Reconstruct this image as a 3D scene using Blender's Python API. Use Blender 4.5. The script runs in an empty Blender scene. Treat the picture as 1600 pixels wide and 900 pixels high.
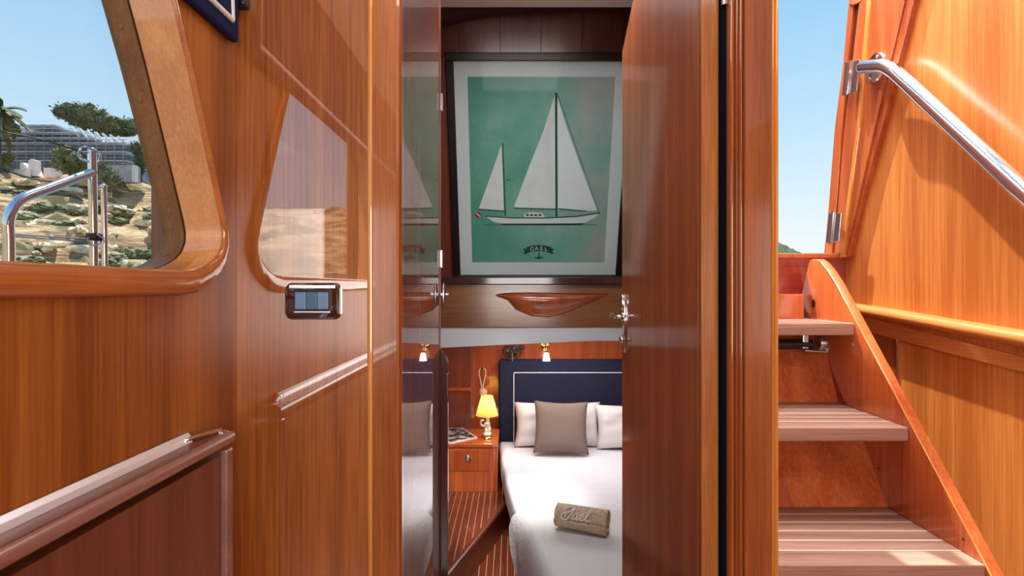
import bpy, bmesh, math, random
from mathutils import Vector, Matrix, noise
random.seed(7)
R = math.radians
SC = bpy.context.scene
COL = SC.collection

# ---------------------------------------------------------------- camera
F = 850.0
cam = bpy.data.cameras.new('camera'); camo = bpy.data.objects.new('camera', cam); COL.objects.link(camo)
camo.location = (0, 0, 0); camo.rotation_euler = (R(90), 0, 0)
cam.sensor_width = 36; cam.lens = 36*F/1600; cam.clip_start = .02; cam.clip_end = 2000
SC.camera = camo
SC.view_settings.view_transform = 'Standard'; SC.view_settings.look = 'None'
SC.view_settings.gamma = 1; SC.view_settings.exposure = 0.0
SC.view_settings.use_curve_mapping = False

# ---------------------------------------------------------------- sky
w = bpy.data.worlds.new('sky'); SC.world = w; w.use_nodes = True
nt = w.node_tree; nt.nodes.clear()
tc = nt.nodes.new('ShaderNodeTexCoord'); sx = nt.nodes.new('ShaderNodeSeparateXYZ')
rp = nt.nodes.new('ShaderNodeValToRGB'); bg = nt.nodes.new('ShaderNodeBackground'); wo = nt.nodes.new('ShaderNodeOutputWorld')
nt.links.new(tc.outputs['Generated'], sx.inputs[0]); nt.links.new(sx.outputs['Z'], rp.inputs[0])
nt.links.new(rp.outputs[0], bg.inputs[0]); nt.links.new(bg.outputs[0], wo.inputs[0])
e = rp.color_ramp.elements
e[0].position = 0; e[0].color = (.93, .97, 1, 1)
e[1].position = 1; e[1].color = (.13, .32, .72, 1)
for p, c in ((.06, (.90, .97, 1)), (.16, (.72, .89, 1)), (.26, (.54, .80, .99)), (.42, (.36, .66, .95))):
    x = e.new(p); x.color = (*c, 1)
bg.inputs[1].default_value = 1.0

# ---------------------------------------------------------------- sun and added fill lights
def light(name, kind, loc, energy, color=(1, 1, 1), target=None, **kw):
    l = bpy.data.lights.new(name, kind); l.energy = energy; l.color = color
    for k, v in kw.items(): setattr(l, k, v)
    o = bpy.data.objects.new(name, l); COL.objects.link(o); o.location = loc
    if target is not None:
        o.rotation_euler = (Vector(target)-Vector(loc)).to_track_quat('-Z', 'Y').to_euler()
    return o
SUN = Vector((.20, -.45, -1.0))
light('sun', 'SUN', (0, 0, 30), 9.0, (1, .93, .82), SUN+Vector((0, 0, 30)), angle=R(.6))
light('aft_fill', 'AREA', (.30, -1.25, .05), 31, (1, .95, .90), (.30, 1, -.05), shape='RECTANGLE', size=1.3, size_y=.9)  # unseen lamp added behind the camera to brighten the saloon, no window there
light('saloon_fill', 'AREA', (.1, .84, .79), 3, (1, .93, .85), (.1, .84, -1), shape='RECTANGLE', size=1.0, size_y=.2)  # added overhead lamp near the bulkhead, out of view
light('cabin_fill', 'AREA', (.2, 1.85, 1.165), 24, (.90, .94, 1), (.3, 2.3, -1), shape='RECTANGLE', size=.6, size_y=.5)  # added fill for the cabin; its ceiling has no hatch opening
light('berth_fill', 'AREA', (.35, 3.9, -.37), 11, (1, .93, .88), (.35, 3.95, -2), shape='RECTANGLE', size=.9, size_y=.7)  # lamp added under the alcove ceiling to lift the bedding
light('companionway_fill', 'AREA', (.95, 1.75, 1.75), 62, (1, .95, .88), (.95, 1.6, 0), shape='RECTANGLE', size=.8, size_y=.9)  # added area lamp boosting the sky light on ladder and right wall
light('bed_sun_fill', 'SPOT', (-.15, 2.6, 1.2), 270, (1, .96, .92), (.06, 3.25, -1.27), spot_size=R(22), spot_blend=1.0, shadow_soft_size=.05)  # unseen spot added to make the sun patch on the bed
light('nightstand_sun_fill', 'SPOT', (-.66, 2.2, .35), 130, (1, .86, .70), (-.27, 4.02, -1.28), spot_size=R(13), spot_blend=.3, shadow_soft_size=.03)  # made-up spot standing in for sunlight on the nightstand

# ---------------------------------------------------------------- materials
MATS = {}
def newmat(name):
    m = bpy.data.materials.new(name); m.use_nodes = True
    n = m.node_tree; b = n.nodes['Principled BSDF']; MATS[name] = m
    return m, n, b
def plain(name, col, rough=.5, metal=0, coat=0, spec=.5, bump=0, bscale=200, var=0, **kw):
    m, n, b = newmat(name)
    b.inputs['Base Color'].default_value = (*col, 1); b.inputs['Roughness'].default_value = rough
    b.inputs['Metallic'].default_value = metal; b.inputs['Coat Weight'].default_value = coat
    b.inputs['Specular IOR Level'].default_value = spec
    t = n.nodes.new('ShaderNodeTexCoord')
    if var or bump:
        no = n.nodes.new('ShaderNodeTexNoise'); no.inputs['Scale'].default_value = bscale; no.inputs['Detail'].default_value = 4
        n.links.new(t.outputs['Object'], no.inputs['Vector'])
        if bump:
            bp = n.nodes.new('ShaderNodeBump'); bp.inputs['Strength'].default_value = bump; bp.inputs['Distance'].default_value = .002
            n.links.new(no.outputs['Fac'], bp.inputs['Height']); n.links.new(bp.outputs[0], b.inputs['Normal'])
        if var:
            no2 = n.nodes.new('ShaderNodeTexNoise'); no2.inputs['Scale'].default_value = kw.get('vscale', 3); no2.inputs['Detail'].default_value = 5
            n.links.new(t.outputs['Object'], no2.inputs['Vector'])
            r = n.nodes.new('ShaderNodeValToRGB'); n.links.new(no2.outputs['Fac'], r.inputs[0])
            r.color_ramp.elements[0].position = .35; r.color_ramp.elements[1].position = .65
            r.color_ramp.elements[0].color = (*[c*(1-var) for c in col], 1)
            r.color_ramp.elements[1].color = (*kw.get('col2', [min(1, c*(1+var)) for c in col]), 1)
            n.links.new(r.outputs[0], b.inputs['Base Color'])
    return m
def wood(name, c1, c2, axis='z', scale=14, rough=.42, coat=1, cior=1.7, crough=.04, streak=.68, wavy=0, seed=0):
    m, n, b = newmat(name); L = n.links
    t = n.nodes.new('ShaderNodeTexCoord'); mp = n.nodes.new('ShaderNodeMapping')
    s = [scale]*3; s['xyz'.index(axis)] = scale*.045; mp.inputs['Scale'].default_value = s
    mp.inputs['Location'].default_value = (seed, seed*1.7, seed*.6)
    L.new(t.outputs['Object'], mp.inputs[0])
    a = n.nodes.new('ShaderNodeTexNoise'); a.inputs['Scale'].default_value = 1; a.inputs['Detail'].default_value = 6; a.inputs['Distortion'].default_value = .6
    L.new(mp.outputs[0], a.inputs['Vector'])
    mp2 = n.nodes.new('ShaderNodeMapping'); s2 = [scale*14]*3; s2['xyz'.index(axis)] = scale*.35; mp2.inputs['Scale'].default_value = s2
    L.new(t.outputs['Object'], mp2.inputs[0])
    f = n.nodes.new('ShaderNodeTexNoise'); f.inputs['Scale'].default_value = 1; f.inputs['Detail'].default_value = 3
    L.new(mp2.outputs[0], f.inputs['Vector'])
    ma = n.nodes.new('ShaderNodeMath'); ma.operation = 'MULTIPLY_ADD'; ma.inputs[1].default_value = streak; 
    L.new(f.outputs['Fac'], ma.inputs[0]); L.new(a.outputs['Fac'], ma.inputs[2])
    sb = n.nodes.new('ShaderNodeMath'); sb.operation = 'SUBTRACT'; sb.inputs[1].default_value = streak*.5
    L.new(ma.outputs[0], sb.inputs[0])
    r = n.nodes.new('ShaderNodeValToRGB'); r.color_ramp.elements[0].position = .30; r.color_ramp.elements[1].position = .72
    r.color_ramp.elements[0].color = (*c1, 1); r.color_ramp.elements[1].color = (*c2, 1)
    L.new(sb.outputs[0], r.inputs[0]); L.new(r.outputs[0], b.inputs['Base Color'])
    b.inputs['Roughness'].default_value = rough; b.inputs['Specular IOR Level'].default_value = .25
    b.inputs['Coat Weight'].default_value = coat; b.inputs['Coat IOR'].default_value = cior; b.inputs['Coat Roughness'].default_value = crough
    if wavy:
        mp3 = n.nodes.new('ShaderNodeMapping'); s3 = [9]*3; s3['xyz'.index(axis)] = 1.2; mp3.inputs['Scale'].default_value = s3
        L.new(t.outputs['Object'], mp3.inputs[0]); g = n.nodes.new('ShaderNodeTexNoise'); g.inputs['Scale'].default_value = 1; g.inputs['Detail'].default_value = 1
        L.new(mp3.outputs[0], g.inputs['Vector'])
        bp = n.nodes.new('ShaderNodeBump'); bp.inputs['Strength'].default_value = wavy; bp.inputs['Distance'].default_value = .002
        L.new(g.outputs['Fac'], bp.inputs['Height']); L.new(bp.outputs[0], b.inputs['Coat Normal'])
    return m

W_FRONT = wood('teak_bulkhead', (.25, .062, .011), (.52, .175, .036), cior=3.0, crough=.012, scale=12)
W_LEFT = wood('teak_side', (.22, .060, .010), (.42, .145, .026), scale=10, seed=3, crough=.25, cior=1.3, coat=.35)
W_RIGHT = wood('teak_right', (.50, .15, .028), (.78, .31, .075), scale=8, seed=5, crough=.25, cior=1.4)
W_TRIM = wood('teak_trim', (.26, .065, .014), (.46, .145, .032), scale=22, seed=8, crough=.05, cior=2.0)
W_COL = wood('mahogany_trim', (.21, .045, .011), (.38, .10, .024), scale=16, seed=9, crough=.06, cior=1.9)
W_DOOR = wood('mahogany_door', (.30, .070, .020), (.48, .135, .042), scale=14, seed=11, crough=.09, cior=1.5)
W_DOORE = wood('teak_door_edge', (.26, .075, .014), (.46, .17, .04), scale=34, seed=12, crough=.15, cior=1.5)
W_MIRROR = wood('high_gloss_mahogany', (.12, .024, .010), (.20, .045, .016), scale=14, seed=13, crough=.015, cior=1.5)
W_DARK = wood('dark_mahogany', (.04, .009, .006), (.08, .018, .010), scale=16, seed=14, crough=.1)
W_BEAM = wood('dark_beam', (.030, .010, .014), (.055, .018, .022), axis='x', scale=16, crough=.2)
W_CABIN = wood('cabin_mahogany', (.17, .035, .016), (.26, .065, .030), scale=10, seed=15, crough=.2)
W_BERTH = wood('berth_mahogany', (.36, .062, .014), (.56, .125, .028), scale=12, seed=16, crough=.08)
W_BOARD = wood('display_board_wood', (.24, .075, .018), (.40, .15, .04), axis='x', scale=14, seed=17, crough=.2)
W_RED = wood('red_mahogany', (.42, .07, .018), (.66, .17, .045), scale=8, seed=18, crough=.12, cior=1.6)
W_REDD = wood('deep_red_panel', (.28, .018, .012), (.38, .04, .02), axis='x', scale=8, seed=19, crough=.12)
W_RISER = wood('riser_wood', (.36, .06, .016), (.58, .14, .035), scale=8, seed=20, crough=.05, cior=1.8)
W_FRAME = wood('window_frame_teak', (.62, .22, .040), (.84, .36, .08), scale=20, seed=21, crough=.05, cior=2.0, wavy=.12)
W_FRAMEO = wood('weathered_frame', (.17, .07, .02), (.27, .12, .038), scale=24, seed=22, rough=.6, coat=.2, crough=.3)
W_NOSE = wood('teak_nosing', (.36, .10, .02), (.55, .19, .045), axis='y', scale=20, seed=23, crough=.08)
W_MOLD = wood('teak_moulding', (.48, .16, .035), (.72, .30, .08), axis='y', scale=20, seed=24, crough=.1)
W_TREAD = wood('bleached_teak', (.26, .13, .095), (.48, .29, .22), axis='x', scale=16, seed=25, rough=.55, coat=.15, crough=.4)
W_SIDEP = wood('side_panel_mahogany', (.13, .038, .022), (.21, .068, .036), scale=12, seed=26, crough=.28, cior=1.5)
W_SIDET = wood('side_panel_nosing', (.24, .115, .095), (.32, .16, .135), axis='y', scale=12, seed=27, rough=.3, crough=.25, cior=1.8)
W_FLOOR = wood('sole_teak', (.12, .022, .010), (.22, .045, .018), axis='y', scale=20, seed=28, crough=.08)
W_DARKSTEP = wood('step_mahogany', (.10, .020, .009), (.18, .040, .016), axis='y', scale=10, seed=31, crough=.35)
W_SALF = wood('saloon_sole', (.25, .08, .03), (.40, .15, .06), axis='y', scale=12, seed=29, crough=.2)
W_POST = wood('door_post_wood', (.38, .075, .020), (.62, .17, .045), scale=14, seed=30, crough=.12, cior=1.6)
M_HOLLY = plain('pale_strip', (.62, .34, .18), .4)
M_SEAM = plain('tread_seam', (.85, .68, .55), .6)
M_CHROME = plain('stainless', (.78, .80, .82), .12, 1)
M_SATIN = plain('sky_tinted_steel', (.90, .94, 1.0), .35, .4)  # bluish white base stands in for the sky mirrored in the chrome bar
M_CHROMED = plain('chrome_dull', (.55, .58, .64), .28, 1)
M_BRASS = plain('brass', (.80, .55, .24), .2, 1)
M_BLACK = plain('black_plastic', (.006, .007, .009), .35)
M_GAP = plain('gap_shade_black', (.003, .004, .009), .9, spec=.05)  # near-black colour for the shaded gap beside the door
M_NAVY = plain('navy_fabric', (.008, .015, .075), .9, bump=.3, bscale=600, spec=.2)
M_HEAD = plain('headboard_fabric', (.020, .023, .052), .85, bump=.4, bscale=500, spec=.2)
M_PIPE = plain('white_piping', (.75, .76, .80), .7)
M_SHEET = plain('white_linen', (.80, .80, .86), .85, spec=.15)
M_PILLOW = plain('white_cotton', (.82, .78, .78), .85, spec=.15, bump=.25, bscale=30)
M_CREAMC = plain('beige_linen', (.80, .62, .50), .85, spec=.15)
M_CUSH = plain('taupe_fabric', (.235, .175, .145), .9, spec=.15, bump=.5, bscale=700)
M_CEIL = plain('cream_headliner', (.74, .66, .58), .7)
M_STRIP = plain('white_enamel', (.86, .89, .92), .35)
M_MAT = plain('passepartout', (.80, .86, .85), .7)
M_BFRAME = plain('black_frame', (.018, .010, .010), .3)
M_SAIL = plain('printed_sail', (.84, .88, .84), .7, var=.06, vscale=9)
M_SAILW = plain('printed_jib', (.90, .94, .94), .7)
M_INK = plain('dark_green_ink', (.015, .06, .045), .7)
M_HULLW = plain('printed_hull', (.78, .84, .80), .7)
M_REDINK = plain('red_ink', (.45, .02, .03), .7)
M_TOWEL = plain('taupe_terry', (.66, .49, .35), .95, bump=1, bscale=300, spec=.1, var=.18, vscale=60)
M_THREAD = plain('cream_thread', (.90, .80, .70), .8)
M_PORC = plain('white_porcelain', (.80, .82, .78), .15, coat=.6)
M_ROPE = plain('natural_rope', (.62, .42, .32), .9, bump=.6, bscale=400)
M_PAPER = plain('magazine_paper', (.75, .74, .73), .5)
M_SHUT = plain('plate_brown', (.045, .012, .010), .08, coat=1)
M_KEY = plain('blue_grey_rocker', (.16, .28, .45), .35)
M_KEYD = plain('dark_blue_rocker', (.075, .15, .26), .35)
M_WALLP = plain('pale_render', (.85, .78, .74), .9)
M_GREYW = plain('grey_render', (.42, .40, .42), .9, var=.15)
M_SCAF = plain('scaffold_steel', (.30, .36, .42), .6, metal=.2)
M_SLAB = plain('concrete_slab', (.55, .58, .60), .9, var=.2, vscale=1)
M_NET = plain('blue_safety_net', (.22, .31, .45), .8, var=.3, vscale=.8)
M_TRUNK = plain('bark', (.10, .065, .04), .9)
M_WHITE = plain('white_paint', (.86, .87, .88), .6)
M_WIRE = plain('black_cord', (.012, .013, .02), .6)

def leafmat(name, c1, c2):
    m = plain(name, c1, .8, var=.01, vscale=1.2, col2=c2); return m
L_PINE = leafmat('pine_needles', (.035, .06, .022), (.10, .15, .045))
L_BUSH = leafmat('scrub_leaves', (.05, .075, .03), (.17, .20, .08))
L_PALM = leafmat('palm_fronds', (.05, .09, .05), (.18, .24, .10))
L_HILL = leafmat('hill_scrub', (.045, .075, .03), (.14, .18, .07))

# soft brushed green print background; grey glass reflection painted in towards its right side
m, n, b = newmat('green_print'); M_GREEN = m
t = n.nodes.new('ShaderNodeTexCoord'); no = n.nodes.new('ShaderNodeTexNoise'); no.inputs['Scale'].default_value = 2.6; no.inputs['Detail'].default_value = 9; no.inputs['Roughness'].default_value = .62
sp = n.nodes.new('ShaderNodeSeparateXYZ'); n.links.new(t.outputs['Object'], sp.inputs[0]); n.links.new(t.outputs['Object'], no.inputs['Vector'])
md = n.nodes.new('ShaderNodeMath'); md.operation = 'MULTIPLY_ADD'; md.inputs[1].default_value = .45
n.links.new(sp.outputs['X'], md.inputs[0]); n.links.new(no.outputs['Fac'], md.inputs[2])
r = n.nodes.new('ShaderNodeValToRGB'); n.links.new(md.outputs[0], r.inputs[0]); el = r.color_ramp.elements
el[0].position = .30; el[0].color = (.10, .36, .26, 1); el[1].position = .72; el[1].color = (.46, .49, .45, 1)
x = el.new(.50); x.color = (.20, .48, .37, 1); x = el.new(.62); x.color = (.32, .50, .41, 1)
n.links.new(r.outputs[0], b.inputs['Base Color']); b.inputs['Roughness'].default_value = .6

# magazine cover: black and white photograph
m, n, b = newmat('magazine_cover'); M_COVER = m
t = n.nodes.new('ShaderNodeTexCoord'); no = n.nodes.new('ShaderNodeTexNoise'); no.inputs['Scale'].default_value = 16; no.inputs['Detail'].default_value = 3
n.links.new(t.outputs['Object'], no.inputs['Vector']); r = n.nodes.new('ShaderNodeValToRGB'); n.links.new(no.outputs['Fac'], r.inputs[0])
r.color_ramp.elements[0].position = .45; r.color_ramp.elements[0].color = (.03, .03, .035, 1); r.color_ramp.elements[1].position = .6; r.color_ramp.elements[1].color = (.55, .56, .6, 1)
n.links.new(r.outputs[0], b.inputs['Base Color']); b.inputs['Roughness'].default_value = .3

# glass: mostly clear with a fresnel reflection
def glass(name, f0, tint):
    m = bpy.data.materials.new(name); m.use_nodes = True; n = m.node_tree; n.nodes.clear()
    o = n.nodes.new('ShaderNodeOutputMaterial'); mx = n.nodes.new('ShaderNodeMixShader'); lw = n.nodes.new('ShaderNodeLayerWeight')
    tr = n.nodes.new('ShaderNodeBsdfTransparent'); gl = n.nodes.new('ShaderNodeBsdfGlossy'); gl.inputs['Roughness'].default_value = .01
    pw = n.nodes.new('ShaderNodeMath'); pw.operation = 'POWER'; pw.inputs[1].default_value = 5
    ma = n.nodes.new('ShaderNodeMath'); ma.operation = 'MULTIPLY_ADD'; ma.inputs[1].default_value = .9; ma.inputs[2].default_value = f0
    lw.inputs['Blend'].default_value = .5; tr.inputs[0].default_value = (*tint, 1)
    n.links.new(lw.outputs['Facing'], pw.inputs[0]); n.links.new(pw.outputs[0], ma.inputs[0]); n.links.new(ma.outputs[0], mx.inputs[0])
    n.links.new(tr.outputs[0], mx.inputs[1]); n.links.new(gl.outputs[0], mx.inputs[2]); n.links.new(mx.outputs[0], o.inputs[0])
    return m
M_GLASS = glass('window_glass', .02, (.98, .99, 1)); M_PGLASS = glass('picture_glass', .004, (.97, .99, .98))

# lamp shade: pleated fabric lit from inside
m = bpy.data.materials.new('lamp_shade_fabric'); m.use_nodes = True; n = m.node_tree; n.nodes.clear(); M_SHADE = m
o = n.nodes.new('ShaderNodeOutputMaterial'); mx = n.nodes.new('ShaderNodeMixShader'); df = n.nodes.new('ShaderNodeBsdfDiffuse'); tl = n.nodes.new('ShaderNodeBsdfTranslucent')
df.inputs[0].default_value = (.88, .62, .24, 1); tl.inputs[0].default_value = (.97, .66, .20, 1); mx.inputs[0].default_value = .6
n.links.new(df.outputs[0], mx.inputs[1]); n.links.new(tl.outputs[0], mx.inputs[2]); n.links.new(mx.outputs[0], o.inputs[0])
m, n, b = newmat('glowing_glass'); M_GLOW = m
b.inputs['Base Color'].default_value = (1, .95, .85, 1); b.inputs['Emission Color'].default_value = (1, .9, .72, 1); b.inputs['Emission Strength'].default_value = 3.0
m, n, b = newmat('bulb_glow'); M_BULB = m
b.inputs['Emission Color'].default_value = (1, .85, .55, 1); b.inputs['Emission Strength'].default_value = 4.0

# bedspread: quilted weave
m, n, b = newmat('woven_bedspread'); M_SPREAD = m
t = n.nodes.new('ShaderNodeTexCoord'); wv = n.nodes.new('ShaderNodeTexVoronoi'); wv.inputs['Scale'].default_value = 60
n.links.new(t.outputs['Object'], wv.inputs['Vector']); bp = n.nodes.new('ShaderNodeBump'); bp.inputs['Strength'].default_value = .5; bp.inputs['Distance'].default_value = .003
n.links.new(wv.outputs['Distance'], bp.inputs['Height']); n.links.new(bp.outputs[0], b.inputs['Normal'])
b.inputs['Base Color'].default_value = (.76, .765, .75, 1); b.inputs['Roughness'].default_value = .9

# rocky hillside
m, n, b = newmat('rocky_hillside'); M_ROCKY = m; L = n.links
t = n.nodes.new('ShaderNodeTexCoord'); mp = n.nodes.new('ShaderNodeMapping'); mp.inputs['Scale'].default_value = (.16, .16, .9); L.new(t.outputs['Object'], mp.inputs[0])
a = n.nodes.new('ShaderNodeTexNoise'); a.inputs['Scale'].default_value = 1.5; a.inputs['Detail'].default_value = 9; a.inputs['Roughness'].default_value = .7; L.new(mp.outputs[0], a.inputs['Vector'])
r = n.nodes.new('ShaderNodeValToRGB'); L.new(a.outputs['Fac'], r.inputs[0]); el = r.color_ramp.elements
el[0].position = .36; el[0].color = (.07, .055, .03, 1); el[1].position = .70; el[1].color = (.88, .74, .52, 1)
x = el.new(.45); x.color = (.42, .28, .14, 1); x = el.new(.53); x.color = (.66, .46, .24, 1)
g = n.nodes.new('ShaderNodeTexNoise'); g.inputs['Scale'].default_value = .32; g.inputs['Detail'].default_value = 7; L.new(t.outputs['Object'], g.inputs['Vector'])
gr = n.nodes.new('ShaderNodeValToRGB'); gr.color_ramp.elements[0].position = .49; gr.color_ramp.elements[1].position = .57; L.new(g.outputs['Fac'], gr.inputs[0])
mx = n.nodes.new('ShaderNodeMix'); mx.data_type = 'RGBA'; L.new(gr.outputs[0], mx.inputs['Factor']); L.new(r.outputs[0], mx.inputs['A']); mx.inputs['B'].default_value = (.10, .12, .045, 1)
L.new(mx.outputs['Result'], b.inputs['Base Color']); b.inputs['Roughness'].default_value = .95
bp = n.nodes.new('ShaderNodeBump'); bp.inputs['Strength'].default_value = 1; bp.inputs['Distance'].default_value = 1.0; L.new(a.outputs['Fac'], bp.inputs['Height']); L.new(bp.outputs[0], b.inputs['Normal'])
M_SEA = plain('sea_water', (.02, .10, .14), .15, bump=.6, bscale=1.5)

# ---------------------------------------------------------------- object helpers
WM = {}
def put(o, parent, mat=None):
    COL.objects.link(o)
    if parent: o.parent = parent
    return o
def thing(name, loc, label=None, cat=None, group=None, rot=None, kind=None):
    o = bpy.data.objects.new(name, None); o.location = loc; o.empty_display_size = .05
    mw = Matrix.Translation(loc)
    if rot: o.rotation_euler = rot; mw = mw @ (Matrix.Rotation(rot[2], 4, 'Z') @ Matrix.Rotation(rot[1], 4, 'Y') @ Matrix.Rotation(rot[0], 4, 'X'))
    COL.objects.link(o); WM[o.name] = mw
    tag(o, label, cat, group, kind); return o
def tag(o, label=None, cat=None, group=None, kind=None):
    if label: o['label'] = label
    if cat: o['category'] = cat
    if group: o['group'] = group
    if kind: o['kind'] = kind
    return o
def obj(name, bm, mat, parent=None, local=False, smooth=None, label=None, cat=None, group=None, kind=None):
    me = bpy.data.meshes.new(name)
    org = None
    if parent is None and not local:      # origin at the base centre of a one-mesh thing
        xs = [v.co for v in bm.verts]
        org = Vector(((min(c.x for c in xs)+max(c.x for c in xs))/2, (min(c.y for c in xs)+max(c.y for c in xs))/2, min(c.z for c in xs)))
        bmesh.ops.translate(bm, verts=bm.verts, vec=-org)
    elif parent is not None and not local:
        bmesh.ops.transform(bm, matrix=WM[parent.name].inverted(), verts=bm.verts)
    bmesh.ops.recalc_face_normals(bm, faces=bm.faces)
    if smooth is not None:
        for f in bm.faces: f.smooth = True
    bm.to_mesh(me); bm.free()
    if smooth is not None: me.set_sharp_from_angle(angle=R(smooth))
    if isinstance(mat, (list, tuple)):
        for q in mat: me.materials.append(q)
    else: me.materials.append(mat)
    o = bpy.data.objects.new(name, me); COL.objects.link(o)
    if org is not None: o.location = org; WM[o.name] = Matrix.Translation(org)
    elif parent is not None: o.parent = parent; WM[o.name] = WM[parent.name]
    else: WM[o.name] = Matrix()
    return tag(o, label, cat, group, kind)
def B(): return bmesh.new()
def box(bm, a, b, bev=0, seg=2):
    t = B(); c = [(a[i]+b[i])/2 for i in range(3)]; s = [abs(b[i]-a[i]) for i in range(3)]
    bmesh.ops.create_cube(t, size=1, matrix=Matrix.Translation(c) @ Matrix.Diagonal((*s, 1)))
    if bev: bmesh.ops.bevel(t, geom=list(t.edges), offset=min(bev, min(s)*.45), segments=seg, profile=.5, affect='EDGES')
    merge(bm, t); return bm
def merge(bm, t, mtx=None):
    if mtx is not None: bmesh.ops.transform(t, matrix=mtx, verts=t.verts)
    m = {v: bm.verts.new(v.co) for v in t.verts}
    for f in t.faces:
        try: nf = bm.faces.new([m[v] for v in f.verts]); nf.smooth = f.smooth; nf.material_index = f.material_index
        except ValueError: pass
    t.free(); return bm
def prism(bm, pts, ext, bev=0):
    """closed polygon of 3-D points extruded by the vector ext"""
    t = B(); vs = [t.verts.new(p) for p in pts]; f = t.faces.new(vs)
    r = bmesh.ops.extrude_face_region(t, geom=[f]); nv = [g for g in r['geom'] if isinstance(g, bmesh.types.BMVert)]
    bmesh.ops.translate(t, verts=nv, vec=ext)
    bmesh.ops.recalc_face_normals(t, faces=t.faces)
    if bev: bmesh.ops.bevel(t, geom=list(t.edges), offset=bev, segments=2, profile=.5, affect='EDGES')
    merge(bm, t); return bm
def tube(bm, pts, r, n=12, cap=True, taper=None):
    pts = [Vector(p) for p in pts]; rings = []; up = None
    for i, p in enumerate(pts):
        d = (pts[min(i+1, len(pts)-1)]-pts[max(i-1, 0)]).normalized()
        if up is None: up = d.orthogonal().normalized()
        up = (up-d*up.dot(d)).normalized(); s = d.cross(up)
        rr = r*(taper[i] if taper else 1)
        rings.append([bm.verts.new(p+(up*math.cos(2*math.pi*k/n)+s*math.sin(2*math.pi*k/n))*rr) for k in range(n)])
    for a, b_ in zip(rings, rings[1:]):
        for k in range(n): bm.faces.new((a[k], a[(k+1) % n], b_[(k+1) % n], b_[k]))
    if cap: bm.faces.new(rings[0][::-1]); bm.faces.new(rings[-1])
    return bm
def smoothpath(pts, n=8):
    P = [Vector(p) for p in pts]; out = []
    for i in range(len(P)-1):
        p0 = P[max(i-1, 0)]; p1 = P[i]; p2 = P[i+1]; p3 = P[min(i+2, len(P)-1)]
        for k in range(n):
            t = k/n; out.append(.5*((2*p1)+(-p0+p2)*t+(2*p0-5*p1+4*p2-p3)*t*t+(-p0+3*p1-3*p2+p3)*t**3))
    out.append(P[-1]); return out
def lathe(bm, prof, c=(0, 0, 0), n=24, axis='z', wob=None):
    c = Vector(c); rings = []
    for r, h in prof:
        ring = []
        for k in range(n):
            a = 2*math.pi*k/n; q = r*(wob(a) if wob else 1)
            v = {'z': Vector((q*math.cos(a), q*math.sin(a), h)), 'y': Vector((q*math.cos(a), h, q*math.sin(a))), 'x': Vector((h, q*math.cos(a), q*math.sin(a)))}[axis]
            ring.append(bm.verts.new(c+v))
        rings.append(ring)
    for a, b_ in zip(rings, rings[1:]):
        for k in range(n): bm.faces.new((a[k], a[(k+1) % n], b_[(k+1) % n], b_[k]))
    return rings
def cyl(bm, a, b_, r, n=16): return tube(bm, [a, b_], r, n)
def ball(bm, c, r, sc=(1, 1, 1), sub=2, mtx=None):
    t = B(); bmesh.ops.create_icosphere(t, subdivisions=sub, radius=r)
    M = Matrix.Translation(c) @ (mtx or Matrix()) @ Matrix.Diagonal((*sc, 1)); return merge(bm, t, M)
def P(px, py, d): return Vector(((px-800)/F*d, d, (450-py)/F*d))
def WX(px, py, x): d = x*F/(px-800); return Vector((x, d, (450-py)/F*d))      # point of the plane X=x
def WZ(px, py, z): d = z*F/(450-py); return Vector(((px-800)/F*d, d, z))       # point of the plane Z=z
S = dict(kind='structure')

XL = -.556; YF = 1.10; XR = 1.25
ZF = -1.2; ZC = .82

# ================================================================ saloon shell
fl = thing('floor', (0, 0, ZF), **S)
bm = B(); box(bm, (-.7, -2.3, ZF-.05), (1.4, 1.14, ZF-.018)); obj('subfloor', bm, W_DARK, fl)
x = -.6
while x < 1.3:
    bm = B(); box(bm, (x+.002, -2.25, ZF-.018), (x+.098, 1.10, ZF), .002, 1); obj('plank', bm, W_SALF, fl); x += .1
bm = B(); box(bm, (-.7, -2.3, ZC), (1.4, 1.09, ZC+.04)); obj('ceiling', bm, M_CEIL, **S)
bm = B(); box(bm, (-.7, -2.3, ZF-.05), (1.4, -2.26, ZC)); obj('wall_back', bm, W_LEFT, **S)

# left wall with the raked window opening
OUT = [(.815, .62), (.878, .465), (.919, .378), (.970, .258), (1.023, .131), (1.031, .105), (1.030, .085), (1.018, .065), (1.0, .052), (.972, .040), (.945, .032), (.90, .028),
       (.60, .028), (.06, .028), (.035, .035), (.025, .055), (.02, .10), (.02, .62)]
def ring_fill(bm, outer, inner, x0):
    vo = [bm.verts.new((x0, y, z)) for y, z in outer]; vi = [bm.verts.new((x0, y, z)) for y, z in inner]
    es = [bm.edges.new((a[i], a[(i+1) % len(a)])) for a in (vo, vi) for i in range(len(a))]
    bmesh.ops.triangle_fill(bm, edges=es, use_beauty=True, use_dissolve=False)
    r = bmesh.ops.extrude_face_region(bm, geom=list(bm.faces)); return [g for g in r['geom'] if isinstance(g, bmesh.types.BMVert)]
bm = B(); nv = ring_fill(bm, [(-2.3, ZF), (1.12, ZF), (1.12, ZC), (-2.3, ZC)], OUT, XL); bmesh.ops.translate(bm, verts=nv, vec=(-.02, 0, 0))
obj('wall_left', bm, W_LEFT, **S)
win = thing('window_1', (XL, .65, .028), **S)
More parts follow.
